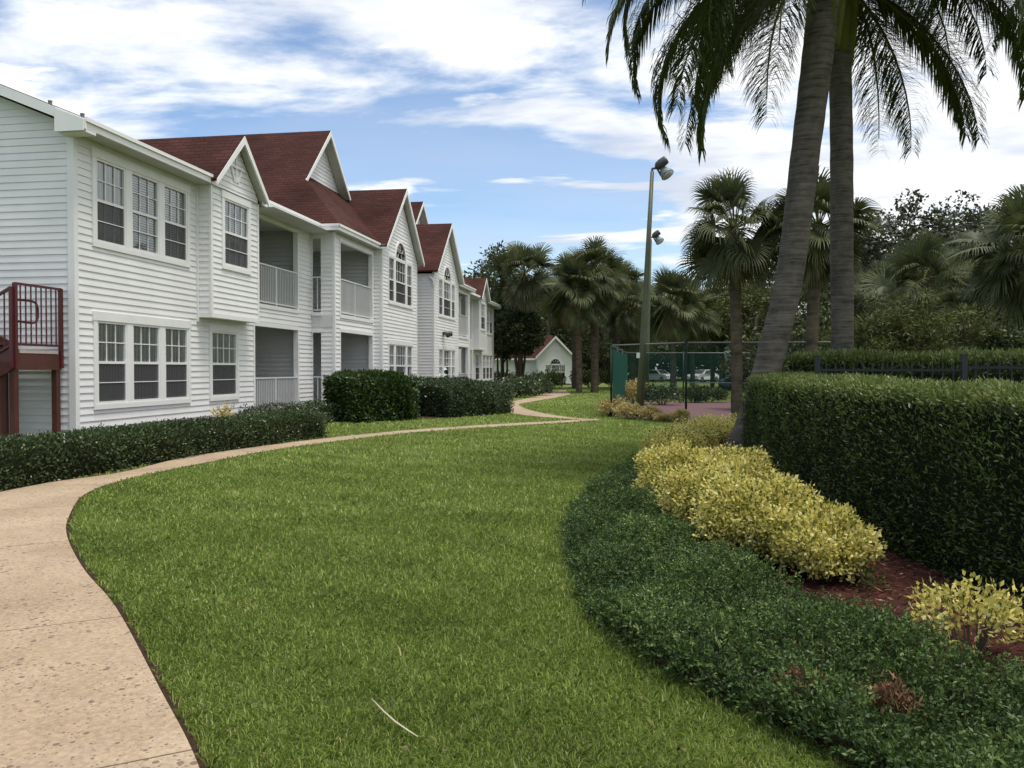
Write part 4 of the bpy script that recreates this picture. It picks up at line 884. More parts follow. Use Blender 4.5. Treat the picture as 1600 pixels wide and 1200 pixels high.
def mound(name, label, cat, c, rx, ry, h, n, L, W, mat, group=None, z0=0.05, stems=True, tint=(0.5, 0.22), lumps=14, shell=0.8, up=0.35, flat=0.0, seed=1, holes=0.0):
    """loose shrub: leaf clusters carried at the ends of stems"""
    r = np.random.default_rng(seed); root = empty(name, (0, 0, 0)); tag(root, label, cat, group); c = np.array(c, float)
    if z0 is None: z0 = 0.0
    az = r.uniform(0, 2 * math.pi, lumps); q = np.sqrt(r.uniform(0.0, 1, lumps)) * 0.80; el = np.sqrt(np.maximum(0, 1 - q * q))
    lc = np.stack([c[0] + rx * q * np.cos(az), c[1] + ry * q * np.sin(az), z0 + (h - z0) * (0.45 + (0.38 + flat * 0.1) * el * r.uniform(0.0, 1.15, lumps) + 0.25 * (r.random(lumps) - 0.7))], 1)
    k = r.integers(0, lumps, n); g = unit(r.normal(size=(n, 3))) * (r.random(n) ** 0.33)[:, None]
    lr = (0.62 - 0.075 * math.log(lumps)) * min(rx, ry) * (0.75 + 0.5 * r.random(lumps))
    pts = lc[k] + g * np.stack([lr, lr, np.minimum(lr, (h - z0) * 0.42)], 1)[k]
    # leaves hug the outside of each cluster
    ctr = np.array([c[0], c[1], z0 + (h - z0) * 0.4]); dr = unit(pts - ctr) * 0.5 + g * 0.5 + r.normal(0, 0.75, (n, 3)) + np.array([0, 0, up])
    keep = pts[:, 2] > z0 * 0.6; pts, dr = pts[keep], dr[keep]; m = len(pts)
    C = Cloud(); C.add(pts, dr, L * r.uniform(0.6, 1.3, m), W * r.uniform(0.7, 1.3, m), np.clip(r.normal(tint[0], tint[1], m), 0, 1)); C.build('foliage', M[mat], root)
    if stems:
        sm = MB()
        for i in range(lumps):
            b = Vector((c[0] + 0.12 * rx * math.cos(az[i]), c[1] + 0.12 * ry * math.sin(az[i]), 0)); t = Vector(lc[i]); mid = b.lerp(t, 0.5) + Vector((0, 0, 0.06 * h)); rr = 0.011 * max(0.4, h)
            sm.tube([b, mid, t], [rr * 1.6, rr, rr * 0.5], 5)
        sm.build('stem', M['twig'], root)
    return root
# gold variegated shrubs along the bed, from the camera side to the far side
gold = [ (G(1292, 905), 0.36, 0.34, 0.47, 'gold variegated shrub at the camera end of the gold row, beside the bare mulch', 11),
         (G(1255, 890), 0.40, 0.40, 0.56, 'gold variegated shrub, second from the bare mulch end of the gold row', 12),
         (G(1180, 876), 0.46, 0.42, 0.68, 'gold variegated shrub with its bare stem showing above the juniper', 13),
         (G(1105, 838), 0.45, 0.45, 0.70, 'gold variegated shrub in the middle of the gold row where it bends', 14),
         (G(1058, 795), 0.44, 0.52, 0.74, 'gold variegated shrub bulging out over the left edge of the juniper', 15),
         (G(1135, 792), 0.50, 0.50, 0.66, 'gold variegated shrub close to the foot of the leaning palm on its camera side', 18),
         (G(1050, 742), 0.48, 0.62, 0.70, 'gold variegated shrub at the corner of the gold row nearest the lawn', 16),
         (G(1078, 722), 0.44, 0.62, 0.68, 'gold variegated shrub left of the leaning palm trunk', 19),
         (G(1128, 697), 0.72, 0.80, 0.56, 'gold variegated shrub at the far end of the gold row by the red court', 17) ]
for p, rx, ry, h, lab, sd in gold:
    mound('gold_shrub', lab, 'shrub', (p.x, p.y), rx * 1.02, ry * 1.05, h * 0.88, int(12500 * (0.7 + rx)), 0.036, 0.020, 'gold', 'gold variegated shrubs in a row', tint=(0.48, 0.3), z0=0.03, lumps=52, seed=sd, flat=1)
p = G(1515, 1030)
mound('gold_shrub', 'small open gold variegated shrub standing alone on the mulch at the right', 'shrub', (p.x, p.y), 0.30, 0.28, 0.37, 1000, 0.038, 0.020, 'gold', z0=0.05, lumps=20, seed=5, up=0.6)
p = G(1372, 925)
mound('seedling', 'tiny sparse seedling in the shade below the tall hedge', 'plant', (p.x, p.y), 0.16, 0.14, 0.14, 130, 0.04, 0.018, 'bright', z0=0.03, lumps=6, seed=6)
p = G(352, 668)
mound('pale_shrub', 'small pale yellow shrub below the single ground floor window', 'shrub', (-8.95, 16.75), 0.33, 0.3, 0.72, 420, 0.07, 0.035, 'palegold', z0=0.25, lumps=9, seed=7)
mound('twiggy_shrub', 'sparse grey green shrub between the pale yellow shrub and the balcony', 'shrub', (-9.2, 18.2), 0.42, 0.3, 0.62, 500, 0.06, 0.03, 'boxgrey', z0=0.2, lumps=9, seed=8)
# low yellowing shrubs at the court
for i, (px, py, rx, h, mt, lab) in enumerate([(955, 651, 0.62, 0.62, 'palegold', 'low yellow shrub left of the green light pole by the windscreen'), (984, 655, 0.50, 0.45, 'palegold', 'low rusty yellow shrub directly left of the green light pole'), (1015, 657, 0.36, 0.36, 'palegold', 'small yellow shrub just right of the green light pole'), (1040, 659, 0.30, 0.22, 'palegold', 'smallest yellowing shrub on the near edge of the red court'), (1062, 661, 0.26, 0.34, 'palegold', 'yellow shrub at the foot of the green corner post')]):
    p = G(px, py); mound('court_shrub', lab, 'shrub', (p.x, p.y), rx, rx * 0.8, h, 1500, 0.075, 0.04, mt, 'yellow shrubs along the court', z0=0.06, lumps=14, seed=40 + i)
for i, (px, py, rx, h, mt, lab) in enumerate([(1034, 633, 0.9, 0.8, 'boxgrey', 'grey green bushy shrub behind the chain link on the far side of the court'), (1085, 629, 0.9, 0.7, 'oak', 'dark low shrub beyond the red court left of the far post'), (1108, 629, 0.8, 0.6, 'oak', 'dark low shrub beyond the red court right of the far post'), (985, 632, 0.9, 0.9, 'palegold', 'reddish shrub behind the green windscreen')]):
    p = G(px, py); mound('shrub', lab, 'shrub', (p.x, p.y), rx, rx * 0.8, h, 1800, 0.11, 0.06, mt, 'shrubs beyond the court', z0=0.08, lumps=14, seed=50 + i)
# bushes by the far bend of the path
for i, (px, py, rx, ry, h, lab) in enumerate([(800, 621, 1.5, 1.5, 0.95, 'dark rounded bush on the inside of the far path bend'), (832, 618, 1.1, 1.1, 0.95, 'smaller dark rounded bush at the tip of the far path bend'), (858, 608, 1.3, 1.1, 1.25, 'dark bush in front of the arched cottage window'), (800, 606, 2.2, 1.5, 1.1, 'dark bush behind the path bend beside the end of the long building'), (768, 604, 1.6, 1.5, 1.1, 'dark bush at the far corner of the long building'), (925, 606, 2.0, 1.2, 1.4, 'yellow green bush between the two far palm trunks right of the cottage')]):
    p = G(px, py); mound('round_bush', lab, 'bush', (p.x, p.y), rx, ry, h, 3500, 0.14, 0.08, 'boxgrey' if i < 2 else ('bright' if i == 5 else 'oak'), 'bushes by the far path bend', z0=0.08, lumps=26, seed=60 + i)

# ------------------------------------------------------------------ juniper ground cover, mulch chips
def juniper():
    edge_ = BED_edge
    inner = [G(1035, 760), G(1075, 850), G(1140, 892), G(1215, 935), G(1300, 968), G(1375, 1000), G(1450, 1050), G(1530, 1082), G(1660, 1095), (3.4, 2.3), (3.0, 1.0)]
    poly = [tuple(p) for p in edge_[12:]] + [(3.0, 0.9)] + [tuple(p[:2]) for p in inner[::-1]]
    C = Cloud(); n = 105000
    xs = [p[0] for p in poly]; ys = [p[1] for p in poly]
    P = np.stack([rng.uniform(min(xs), max(xs), n), rng.uniform(min(ys), max(ys), n)], 1)
    P = P[inpoly(P, poly)]
    rr = np.linalg.norm(P, axis=1); P = P[rng.random(len(P)) < np.clip(7.0 / rr, 0.3, 1)]
    EX, _, _, _ = sweep_pts(edge_[12:], 5000); P = np.concatenate([P, EX[EX[:, 1] < 5.5] + rng.normal(0, 0.02, EX[EX[:, 1] < 5.5].shape)])
    P = P + rng.normal(0, 0.03, P.shape); n = len(P); de = polydist(P, poly + [poly[0]])
    hump = 0.5 + 0.25 * np.sin(P[:, 0] * 5.2 + 1.7 * np.sin(P[:, 1] * 3.1)) + 0.25 * np.sin(P[:, 1] * 4.7 + 1.2 * np.sin(P[:, 0] * 6.7))
    top = (0.07 + 0.21 * hump) * np.clip(de / 0.12, 0.75, 1)
    gap = np.sin(P[:, 0] * 3.7 + 5) * np.sin(P[:, 1] * 2.9 + 1.1 * P[:, 0])
    az = rng.uniform(0, 2 * math.pi, n); el = rng.uniform(0.15, 1.1, n); Ls = rng.uniform(0.07, 0.15, n)
    z = top * rng.uniform(0.05, 1.0, n) ** 0.8
    base = np.stack([P[:, 0], P[:, 1], z], 1); d = np.stack([np.cos(az) * np.cos(el), np.sin(az) * np.cos(el), np.sin(el)], 1)
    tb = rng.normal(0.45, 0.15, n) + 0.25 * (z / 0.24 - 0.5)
    dead = (gap > 0.72) ; 
    K = 11
    for k in range(K):
        f = (k + 0.6) / K; q = base + d * (Ls * f)[:, None] - np.array([0, 0, 1.0]) * (0.02 * f * f)
        side = unit(np.cross(d, rng.normal(size=(n, 3)))); ld = d * 0.9 + side * 0.9
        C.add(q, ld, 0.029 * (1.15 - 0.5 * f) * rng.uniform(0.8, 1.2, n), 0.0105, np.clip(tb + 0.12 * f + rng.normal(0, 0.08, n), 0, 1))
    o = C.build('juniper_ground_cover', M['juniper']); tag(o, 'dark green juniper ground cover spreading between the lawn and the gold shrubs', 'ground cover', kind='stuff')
    # dead brown patches
    for (px, py, lab) in ((1253, 1075, 'rusty brown dead juniper sprig at the lawn edge'), (1392, 1097, 'light brown dead juniper sprig in the middle of the green')):
        c = G(px, py, 0.16); C2 = Cloud(); n = 700; az = rng.uniform(0, 6.28, n); q = np.array(c) + rng.normal(0, 1, (n, 3)) * np.array([0.035, 0.035, 0.03]); dr = rng.normal(0, 0.7, (n, 3)) + np.array([0, 0, 0.6])
        C2.add(q, dr, 0.045, 0.010, rng.random(n)); o = C2.build('dead_sprig', M['brownneedle']); tag(o, lab, 'dead sprig')
juniper()
def chips():
    n = 26000; P = np.stack([rng.uniform(0.5, 4.6, n), rng.uniform(2.0, 8.5, n)], 1); P = P[inpoly(P, BED)]; n = len(P)
    az = rng.uniform(0, 6.28, n); q = np.stack([P[:, 0], P[:, 1], rng.uniform(0.008, 0.035, n)], 1); dr = np.stack([np.cos(az), np.sin(az), rng.normal(0.05, 0.2, n)], 1)
    C = Cloud(); C.add(q, dr, rng.uniform(0.02, 0.08, n), rng.uniform(0.004, 0.012, n), rng.random(n)); o = C.build('mulch_chips', M['chips']); tag(o, 'red brown shredded bark mulch on the planting bed', 'mulch', kind='stuff')
chips()

# ------------------------------------------------------------------ queen palms (feather leaves)
def frond(C, RM, base, az, e0, L, nl=190, ll=0.64, droop=1.75, tint0=0.45, seed=0):
    r = np.random.default_rng(seed); k = 26; pts = [np.array(base, float)]; e = e0
    side = r.normal(0, 0.18)
    for i in range(k):
        t = i / k; e = e0 - droop * (t ** 1.15) * (1 + 0.15 * math.sin(seed)); a = az + side * t
        pts.append(pts[-1] + np.array([math.cos(a) * math.cos(e), math.sin(a) * math.cos(e), math.sin(e)]) * L / k)
    pts = np.array(pts); RM.tube([tuple(p) for p in pts[::3]], [0.032 * (1 - 0.85 * i / (len(pts[::3]) - 1)) + 0.003 for i in range(len(pts[::3]))], 5)
    u = np.linspace(0.14, 0.995, nl); idx = u * k; i0 = np.minimum(idx.astype(int), k - 1); f = (idx - i0)[:, None]
    B = pts[i0] * (1 - f) + pts[i0 + 1] * f; T = unit(pts[i0 + 1] - pts[i0]); hz = unit(np.cross(T, np.array([0, 0, 1.0]) + T * 0.01))
    for sgn in (1, -1):
        n = len(B); len_ = ll * (0.45 + 0.75 * np.sin(np.clip(u * 1.12, 0, 1) * math.pi) ** 0.7) * r.uniform(0.8, 1.15, n)
        d0 = unit(hz * sgn * r.uniform(0.55, 1.0, (n, 1)) + T * 0.65 + np.array([0, 0, 1]) * r.normal(0.15, 0.25, (n, 1)))
        cur = B.copy(); w = 0.019; d = d0.copy(); prevL = None; S = unit(np.cross(d, np.array([0, 0, 1.0]) + 0.01))
        wd = [0.7, 1.0, 0.75, 0.1]; rows = []
        for j in range(4):
            rows.append((cur - S * (w * wd[j] / 2), cur + S * (w * wd[j] / 2)))
            if j < 3:
                cur = cur + d * (len_ / 3)[:, None]; d = unit(d + np.array([0, 0, -1.0]) * (0.50 + 0.35 * j) * r.uniform(0.7, 1.2, (n, 1)))
        t = np.clip(r.normal(tint0, 0.14, n), 0, 1)
        for j in range(3):
            V = np.stack([rows[j][0], rows[j][1], rows[j+1][1], rows[j+1][0]], 1).reshape(-1, 3); C.raw(V, np.arange(n * 4).reshape(n, 4), t)
def queen_palm(label, path, crown, boots, fr, seed):
    root = empty('queen_palm'); tag(root, label, 'palm tree', 'queen palms with ringed grey trunks')
    pts = catmull([p for p, r in path], 8); rad = np.interp(np.linspace(0, len(path) - 1, len(pts)), range(len(path)), [r for p, r in path])
    rad = [r * (1 + 0.018 * math.sin(i * 2.1)) for i, r in enumerate(rad)]
    m = MB(); m.tube(pts, rad, 20); m.build('trunk', M['queentrunk'], root, True)
    m = MB(); c = Vector(crown); b0 = Vector(boots)
    for i in range(9):                      # overlapping leaf bases
        a = i * 2.4; o = Vector((math.cos(a), math.sin(a), 0)); z = 0.12 * i
        p0 = b0 + o * 0.10 + Vector((0, 0, z * 0.6 - 0.3)); p1 = b0.lerp(c, 0.5) + o * 0.17 + Vector((0, 0, z * 0.4)); p2 = c + o * 0.26 + Vector((0, 0, 0.1 + z * 0.3))
        m.tube([p0, p1, p2], [0.10, 0.11, 0.04], 7)
    m.build('leaf_base', M['boot'], root, True)
    C = Cloud(); RM = MB()
    for i, (az, e0, L, dr) in enumerate(fr): frond(C, RM, c + Vector((math.cos(az) * 0.15, math.sin(az) * 0.15, 0)), az, e0, L, droop=dr, seed=seed + i, tint0=0.42 + 0.1 * math.sin(i * 1.7))
    C.build('frond', M['palm'], root); RM.build('rachis', M['boot'], root, True)
    return root
ar = math.atan2(RT.y, RT.x)     # bearing of the right-hand direction
r_ = random.Random(3)
def ring(n, e0, L, dr, ph=0.0, je=0.12):
    return [(2 * math.pi * i / n + ph + r_.uniform(-0.15, 0.15), e0 + r_.uniform(-je, je), L * r_.uniform(0.9, 1.08), dr) for i in range(n)]
p1 = [(D(1146, 738, 12.0) + Vector((0, 0, -0.15)), 0.27), (D(1153, 712, 12.0), 0.225), (D(1172, 660, 12.0), 0.195), (D(1203, 560, 12.0), 0.20), (D(1234, 430, 12.1), 0.198), (D(1257, 250, 12.1), 0.205), (D(1276, 100, 12.1), 0.22), (D(1288, 0, 12.1), 0.235), (D(1294, -50, 12.1), 0.18)]
fr1 = [(ar + math.pi + 0.15, 0.50, 4.1, 2.25), (ar + math.pi - 0.25, 0.10, 3.9, 1.95), (ar + math.pi + 0.55, 0.30, 4.0, 2.2), (ar + math.pi - 0.6, 0.70, 4.3, 2.4), (ar + math.pi + 0.95, -0.1, 3.6, 1.6), (ar + math.pi - 1.0, 0.1, 3.8, 1.9), (ar + math.pi + 0.35, -0.2, 3.7, 1.45), (ar + math.pi - 0.1, 0.75, 4.0, 2.5),
       (ar + math.pi - 0.45, -0.45, 3.3, 1.1), (ar + math.pi + 0.7, -0.5, 3.2, 1.1), (ar + 0.3, 0.5, 3.8, 2.1), (ar - 0.5, 0.3, 3.6, 2.0)] + ring(11, 0.85, 3.9, 2.35, 0.4) + ring(5, 1.25, 3.4, 1.9, 0.9)
queen_palm('queen palm with the leaning trunk rising from the gold shrubs', p1, D(1294, -60, 12.1), D(1290, 40, 12.1), fr1, 100)
p2 = [(Vector((*D(1318, 600, 13.6)[:2], 0)), 0.26), (D(1317, 690, 13.6), 0.21), (D(1316, 600, 13.6), 0.175), (D(1316, 500, 13.6), 0.175), (D(1315, 380, 13.6), 0.182), (D(1315, 250, 13.6), 0.180), (D(1313, 110, 13.6), 0.175), (D(1312, 40, 13.6), 0.19), (D(1313, -40, 13.6), 0.17)]
fr2 = [(ar + 0.05, 0.45, 4.1, 2.2), (ar - 0.35, 0.15, 3.9, 1.9), (ar + 0.4, 0.65, 4.2, 2.3), (ar - 0.75, 0.4, 3.9, 2.1), (ar + 0.85, 0.0, 3.7, 1.8), (ar + 0.2, -0.25, 3.7, 1.35), (ar - 0.15, 0.8, 4.1, 2.5), (ar - 0.1, -0.5, 3.3, 1.05), (ar + 0.55, -0.4, 3.3, 1.15),
       (ar + math.pi + 0.4, 0.4, 3.5, 2.1), (ar + math.pi - 0.5, 0.3, 3.5, 2.0)] + ring(10, 0.85, 3.5, 2.6, 0.1) + ring(5, 1.25, 3.4, 1.9, 0.5)
queen_palm('queen palm with the straight upright trunk behind the tall hedge', p2, D(1313, -30, 13.6), D(1313, 70, 13.6), fr2, 200)
# a third one further right, only its hanging leaf tips reach into view
p3 = [(Vector((*D(1795, 600, 13)[:2], 0)), 0.25), (D(1793, 400, 13), 0.19), (D(1791, 100, 13), 0.19), (D(1790, -40, 13), 0.18)]
fr3 = [(ar + math.pi + 0.1, 0.75, 3.3, 2.0), (ar + math.pi - 0.4, 0.95, 3.4, 2.1), (ar + math.pi + 0.6, 0.7, 3.2, 2.1)] + ring(8, 0.7, 3.3, 2.1, 0.3) + ring(4, 1.2, 3.1, 1.9, 0.2)
queen_palm('queen palm beyond the right side, only its hanging leaf tips showing', p3, D(1790, -80, 13), D(1790, 30, 13), fr3, 300)

# ------------------------------------------------------------------ sabal palms (fan leaves)
def fan_crown(seed, n=34, Rb=0.74, dead=9):
    r = np.random.default_rng(seed); C = Cloud(); RM = MB()
    for i in range(n + dead):
        az = i * 2.39996 + r.normal(0, 0.15); isd = i >= n
        e = (1.40 - 2.45 * (i / n) ** 0.9) if not isd else r.uniform(-1.35, -1.0)
        e += r.normal(0, 0.32) if not isd else 0; Lp = r.uniform(0.50, 1.0) * (0.8 if isd else 1)
        d = np.array([math.cos(az) * math.cos(e), math.sin(az) * math.cos(e), math.sin(e)])
        p0 = np.zeros(3); mid = d * Lp * 0.55 + np.array([0, 0, 0.03]); p1_ = d * Lp + np.array([0, 0, -0.06 - 0.05 * Lp]); RM.tube([p0, mid, p1_], [0.02, 0.014, 0.010], 4)
        T = unit((p1_ - mid)[None])[0]; S = np.cross(T, [0, 0, 1.0]); S = S / (np.linalg.norm(S) + 1e-9); U = np.cross(S, T); ro = r.normal(0, 0.55); S, U = S * math.cos(ro) + U * math.sin(ro), U * math.cos(ro) - S * math.sin(ro)
        nb = 36; a = np.linspace(-2.0, 2.0, nb) + r.normal(0, 0.03, nb); R0 = Rb * r.uniform(0.85, 1.15) * (0.85 + 0.2 * np.cos(a))
        fold = 0.35
        dirs = np.cos(a)[:, None] * T + np.sin(a)[:, None] * S * 0.92 + (np.abs(np.sin(a)) * fold)[:, None] * U
        dirs = unit(dirs); curl = r.uniform(0.55, 1.25)
        cur = np.repeat(p1_[None], nb, 0); dd = dirs.copy(); rows = []; Sb = unit(np.cross(dirs, U)); wd = [0.02, 0.042, 0.024, 0.003]
        for j in range(4):
            rows.append((cur - Sb * wd[j] / 2, cur + Sb * wd[j] / 2))
            if j < 3: cur = cur + dd * (R0 * (0.42, 0.33, 0.25)[j])[:, None]; dd = unit(dd + np.array([0, 0, -1.0]) * curl * (0.35, 0.9, 0)[j])
        t = np.clip(r.normal(0.42 if not isd else 0.95, 0.12, nb), 0, 1) + (0 if isd else 0.12 * math.sin(i))
        for j in range(3):
            V = np.stack([rows[j][0], rows[j][1], rows[j+1][1], rows[j+1][0]], 1).reshape(-1, 3); C.raw(V, np.arange(nb * 4).reshape(nb, 4), np.clip(t, 0, 1))
    return C, RM
CROWNS = []
for sd in (11, 12, 13):
    C, RM = fan_crown(sd, n=(50, 44, 56)[sd - 11]); o = C.build('crown', M['sabal']); q = RM.build('leaf_stalk', M['boot']); CROWNS.append((o, q))
used_c = set()
def sabal(base, hc, label, variant=0, scale=1.0, rad=0.15, lean=(0, 0), rot=0.0, group='fan palms'):
    root = empty('fan_palm', base); tag(root, label, 'palm tree', group)
    top = Vector((lean[0], lean[1], hc)); m = MB()
    pts = [Vector((0, 0, -0.05)), Vector((0, 0, 0.25)), Vector((0.02, 0, hc * 0.35)) + top * 0.0 + Vector((lean[0], lean[1], 0)) * 0.25, Vector((0, 0.02, hc * 0.7)) + Vector((lean[0], lean[1], 0)) * 0.6, top]
    pp = catmull(pts, 5); m.tube(pp, [rad * (1.35 if i == 0 else 1.08 if i < 4 else 1.0 + 0.05 * math.sin(i * 2.2)) for i in range(len(pp))], 12); m.build('trunk', M['sabaltrunk'], root, True)
    m = MB()
    for i in range(16):
        a = i * 2.4; z = hc - 0.15 - 0.05 * i; o_ = Vector((math.cos(a), math.sin(a), 0)); b = Vector((lean[0], lean[1], 0)) * (z / hc)
        m.bar(b + o_ * rad * 0.9 + Vector((0, 0, z)), b + o_ * (rad + 0.14) + Vector((0, 0, z + 0.28)), 0.07, 0.03)
    m.build('leaf_base', M['sabaltrunk'], root)
    for src in CROWNS[variant]:
        if (variant, src.name) in used_c: c = src.copy(); col.objects.link(c)
        else: c = src; used_c.add((variant, src.name))
        c.parent = root; c.location = top; c.scale = (scale,) * 3; c.rotation_euler = (0, 0, rot)
    return root
def gp(px, d): v = D(px, 600, d); return Vector((v.x, v.y, 0))
def hz(py, d): return D(800, py, d).z
sabal(gp(1151, 23), hz(358, 23), 'fan palm with a full round crown standing at the near edge of the red court', 0, 1.2, 0.155, (-0.08, 0))
sabal(gp(1262, 22), hz(358, 22), 'fan palm with a reddish trunk between the two queen palm trunks', 2, 1.12, 0.165, (0.25, 0), rot=1.0)
far = [(811, 58, 430, 1, 1.9, 'fan palm nearest the end of the long building', 0.17), (905, 52, 455, 0, 1.75, 'fan palm with a slim bare trunk just right of the cottage', 0.20),
       (929, 53, 430, 2, 1.75, 'fan palm with the thicker trunk second to the right of the cottage', 0.25), (897, 64, 440, 1, 1.8, 'fan palm close behind the slim one right of the cottage', 0.2),
       (965, 62, 455, 0, 1.9, 'fan palm in the group left of the green light pole', 0.2), (988, 58, 480, 1, 1.7, 'lower fan palm just left of the green light pole', 0.2),
       (1052, 50, 475, 0, 1.65, 'fan palm right of the green light pole', 0.2), (1082, 54, 490, 2, 1.55, 'fan palm behind the chain link near the white cars', 0.16), (1113, 62, 485, 1, 1.6, 'slim fan palm just left of the near court palm', 0.17),
       (858, 92, 470, 2, 2.0, 'fan palm behind the cottage roof', 0.2), (990, 66, 500, 2, 1.9, 'fan palm directly behind the second light pole', 0.2)]
for i, (px, d, py, v, sc, lab, rd) in enumerate(far): sabal(gp(px, d), hz(py, d), lab, v, sc, rd, (r_.uniform(-0.4, 0.4), 0), rot=i * 1.3)
right = [(1440, 34, 440, 1, 1.55, 'low fan palm with dusty fronds in the thicket right of the upright queen palm', 0.18), (1535, 30, 475, 0, 1.35, 'short fan palm with a reddish trunk at the right', 0.14),
         (1598, 26, 395, 2, 1.6, 'large fan palm cut by the right edge of the view', 0.2), (1380, 36, 470, 2, 1.3, 'fan palm in the thicket just right of the upright queen palm', 0.18), (1500, 38, 450, 1, 1.5, 'fan palm deep in the thicket at the right', 0.18)]
for i, (px, d, py, v, sc, lab, rd) in enumerate(right): sabal(gp(px, d), hz(py, d), lab, v, sc, rd, (0, 0), rot=2 + i * 1.1)

# ------------------------------------------------------------------ broadleaf trees
def tree(name, label, base, H, cr, th, mat, n, L, seed, group='trees in the background', cat='tree', clumps=60, tr=0.2, stems=1, squash=0.8, W=None):
    r = np.random.default_rng(seed); root = empty(name, base); tag(root, label, cat, group)
    zc = th + (H - th) * 0.5; rz = (H - th) * 0.5
    u = unit(r.normal(size=(clumps, 3))) * (r.uniform(0.25, 1, clumps) ** 0.45)[:, None]
    u[:, 2] = np.where(u[:, 2] < -0.5, u[:, 2] * 0.6, u[:, 2])
    cc = np.stack([u[:, 0] * cr, u[:, 1] * cr, zc + u[:, 2] * rz], 1) * (1 + r.normal(0, 0.05, (clumps, 1)))
    rad = 0.24 * cr * r.uniform(0.6, 1.35, clumps)
    k = r.integers(0, clumps, n); g = unit(r.normal(size=(n, 3))) * (r.random(n) ** 0.4)[:, None]; g[:, 2] *= squash
    pts = cc[k] + g * rad[k][:, None]; dr = g + r.normal(0, 0.8, (n, 3)) + np.array([0, 0, -0.1])
    kk = pts[:, 2] > 0.1; pts, dr = pts[kk], dr[kk]; n = len(pts)
    C = Cloud(); C.add(pts, dr, L * r.uniform(0.6, 1.4, n), (W or L * 0.55) * r.uniform(0.7, 1.3, n), np.clip(r.normal(0.42, 0.2, n), 0, 1)); C.build('crown', M[mat], root)
    m = MB()
    for s in range(stems):
        a = 2 * math.pi * s / max(stems, 1); o_ = Vector((math.cos(a), math.sin(a), 0)) * (0.12 if stems > 1 else 0)
        topp = Vector((0, 0, zc)) + o_ * (cr * 2.0 if stems > 1 else 0)
        m.tube([o_, o_ * 1.6 + Vector((0.03, 0, th * 0.5)), o_ * 3 + Vector((0, 0, th)), topp], [tr * 1.25, tr, tr * 0.8, tr * 0.3], 8)
    for i in range(0, clumps, 2):
        c = Vector(cc[i]); s = Vector((0, 0, th * 0.9 + (c.z - th) * 0.35 if c.z > th else th * 0.8)); mid = s.lerp(c, 0.5) + Vector((0, 0, 0.08 * cr)); m.tube([s, mid, c], [tr * 0.38, tr * 0.22, tr * 0.06], 5, cap=False)
    m.build('trunk', M['bark'], root, True); return root
T_ = [
 ('oak_tree', 'dark tree whose top shows above the roof end of the long building', (765, 72), 405, 5.2, 'oak', 14000, 0.34, 62), 
 ('oak_tree', 'dark tree behind the first far fan palm left of the cottage', (815, 100), 450, 6.5, 'oak', 15000, 0.36, 63),
 ('oak_tree', 'dark tree filling the space behind the cottage roof', (880, 106), 505, 6.5, 'oak', 11000, 0.38, 64),
 ('oak_tree', 'dark tree behind the fan palm group left of the light poles', (945, 98), 455, 7.0, 'oak', 15000, 0.36, 65),
 ('oak_tree', 'dark tree directly behind the two light poles', (1010, 106), 480, 6.5, 'oak', 15000, 0.36, 66),
 ('oak_tree', 'dark tree beyond the parked cars left of the near court palm', (1085, 110), 478, 7.0, 'oak', 15000, 0.38, 67),
 ('oak_tree', 'yellow green tree just right of the near court palm', (1180, 58), 425, 3.6, 'bright', 8000, 0.26, 68),
 ('oak_tree', 'small airy tree between the near court palm and the leaning queen palm', (1128, 60), 440, 2.6, 'bright', 5000, 0.24, 69),
 ('oak_tree', 'dark tree behind the leaning queen palm trunk', (1240, 66), 400, 6.0, 'oak', 13000, 0.32, 70),
 ('magnolia_tree', 'dark tree with an open leafy top just right of the upright queen palm', (1400, 44), 322, 3.4, 'magnolia', 9000, 0.27, 71),
 ('magnolia_tree', 'tallest open topped dark tree at the upper right against the white sky', (1490, 46), 312, 3.6, 'magnolia', 9500, 0.27, 72),
 ('magnolia_tree', 'dark leafy tree behind the palm at the right edge', (1570, 46), 350, 3.4, 'magnolia', 9000, 0.27, 73),
 ('oak_tree', 'dark tree behind the upright queen palm trunk', (1330, 52), 400, 4.8, 'oak', 13000, 0.28, 74),
 ('oak_tree', 'dark tree low behind the open topped trees at the right', (1450, 58), 395, 6.0, 'oak', 15000, 0.3, 75),
 ('oak_tree', 'dark tree filling the far right of the thicket', (1610, 52), 400, 5.0, 'oak', 12000, 0.3, 76),
]
for nm, lab, (px, d), py, cr, mt, n, L, sd in T_:
    H = hz(py, d); big = mt in ('oak',)
    tree(nm, lab, gp(px, d), H, cr, (1.0 if big else H * 0.3), mt, n, L, sd, clumps=(80 if mt != 'magnolia' else 70), tr=0.22, squash=0.8)
# bamboo-like bright shrubs in front of the right thicket
for i, (px, d, py, rx, lab) in enumerate([(1345, 24, 500, 1.5, 'tall feathery yellow green shrub right behind the upright palm trunk'), (1400, 25, 475, 1.7, 'tall feathery yellow green shrub left of the thicket centre'), (1455, 24, 470, 1.7, 'tall feathery yellow green shrub in the thicket centre'), (1290, 27, 500, 1.6, 'tall feathery dark green shrub between the two queen palm trunks'), (1215, 30, 510, 1.8, 'tall dark shrub seen left of the reddish palm trunk'), (1570, 24, 515, 1.6, 'grey green shrub behind the fence at the right edge')]):
    tree('tall_shrub', lab, gp(px, d), hz(py, d), rx, 0.3, 'bright' if i in (0, 1, 2) else 'oak', 11000, 0.17, 90 + i, group='tall shrubs behind the rear hedge', cat='shrub', clumps=70, tr=0.07, stems=5, W=0.035 if i < 3 else 0.07)
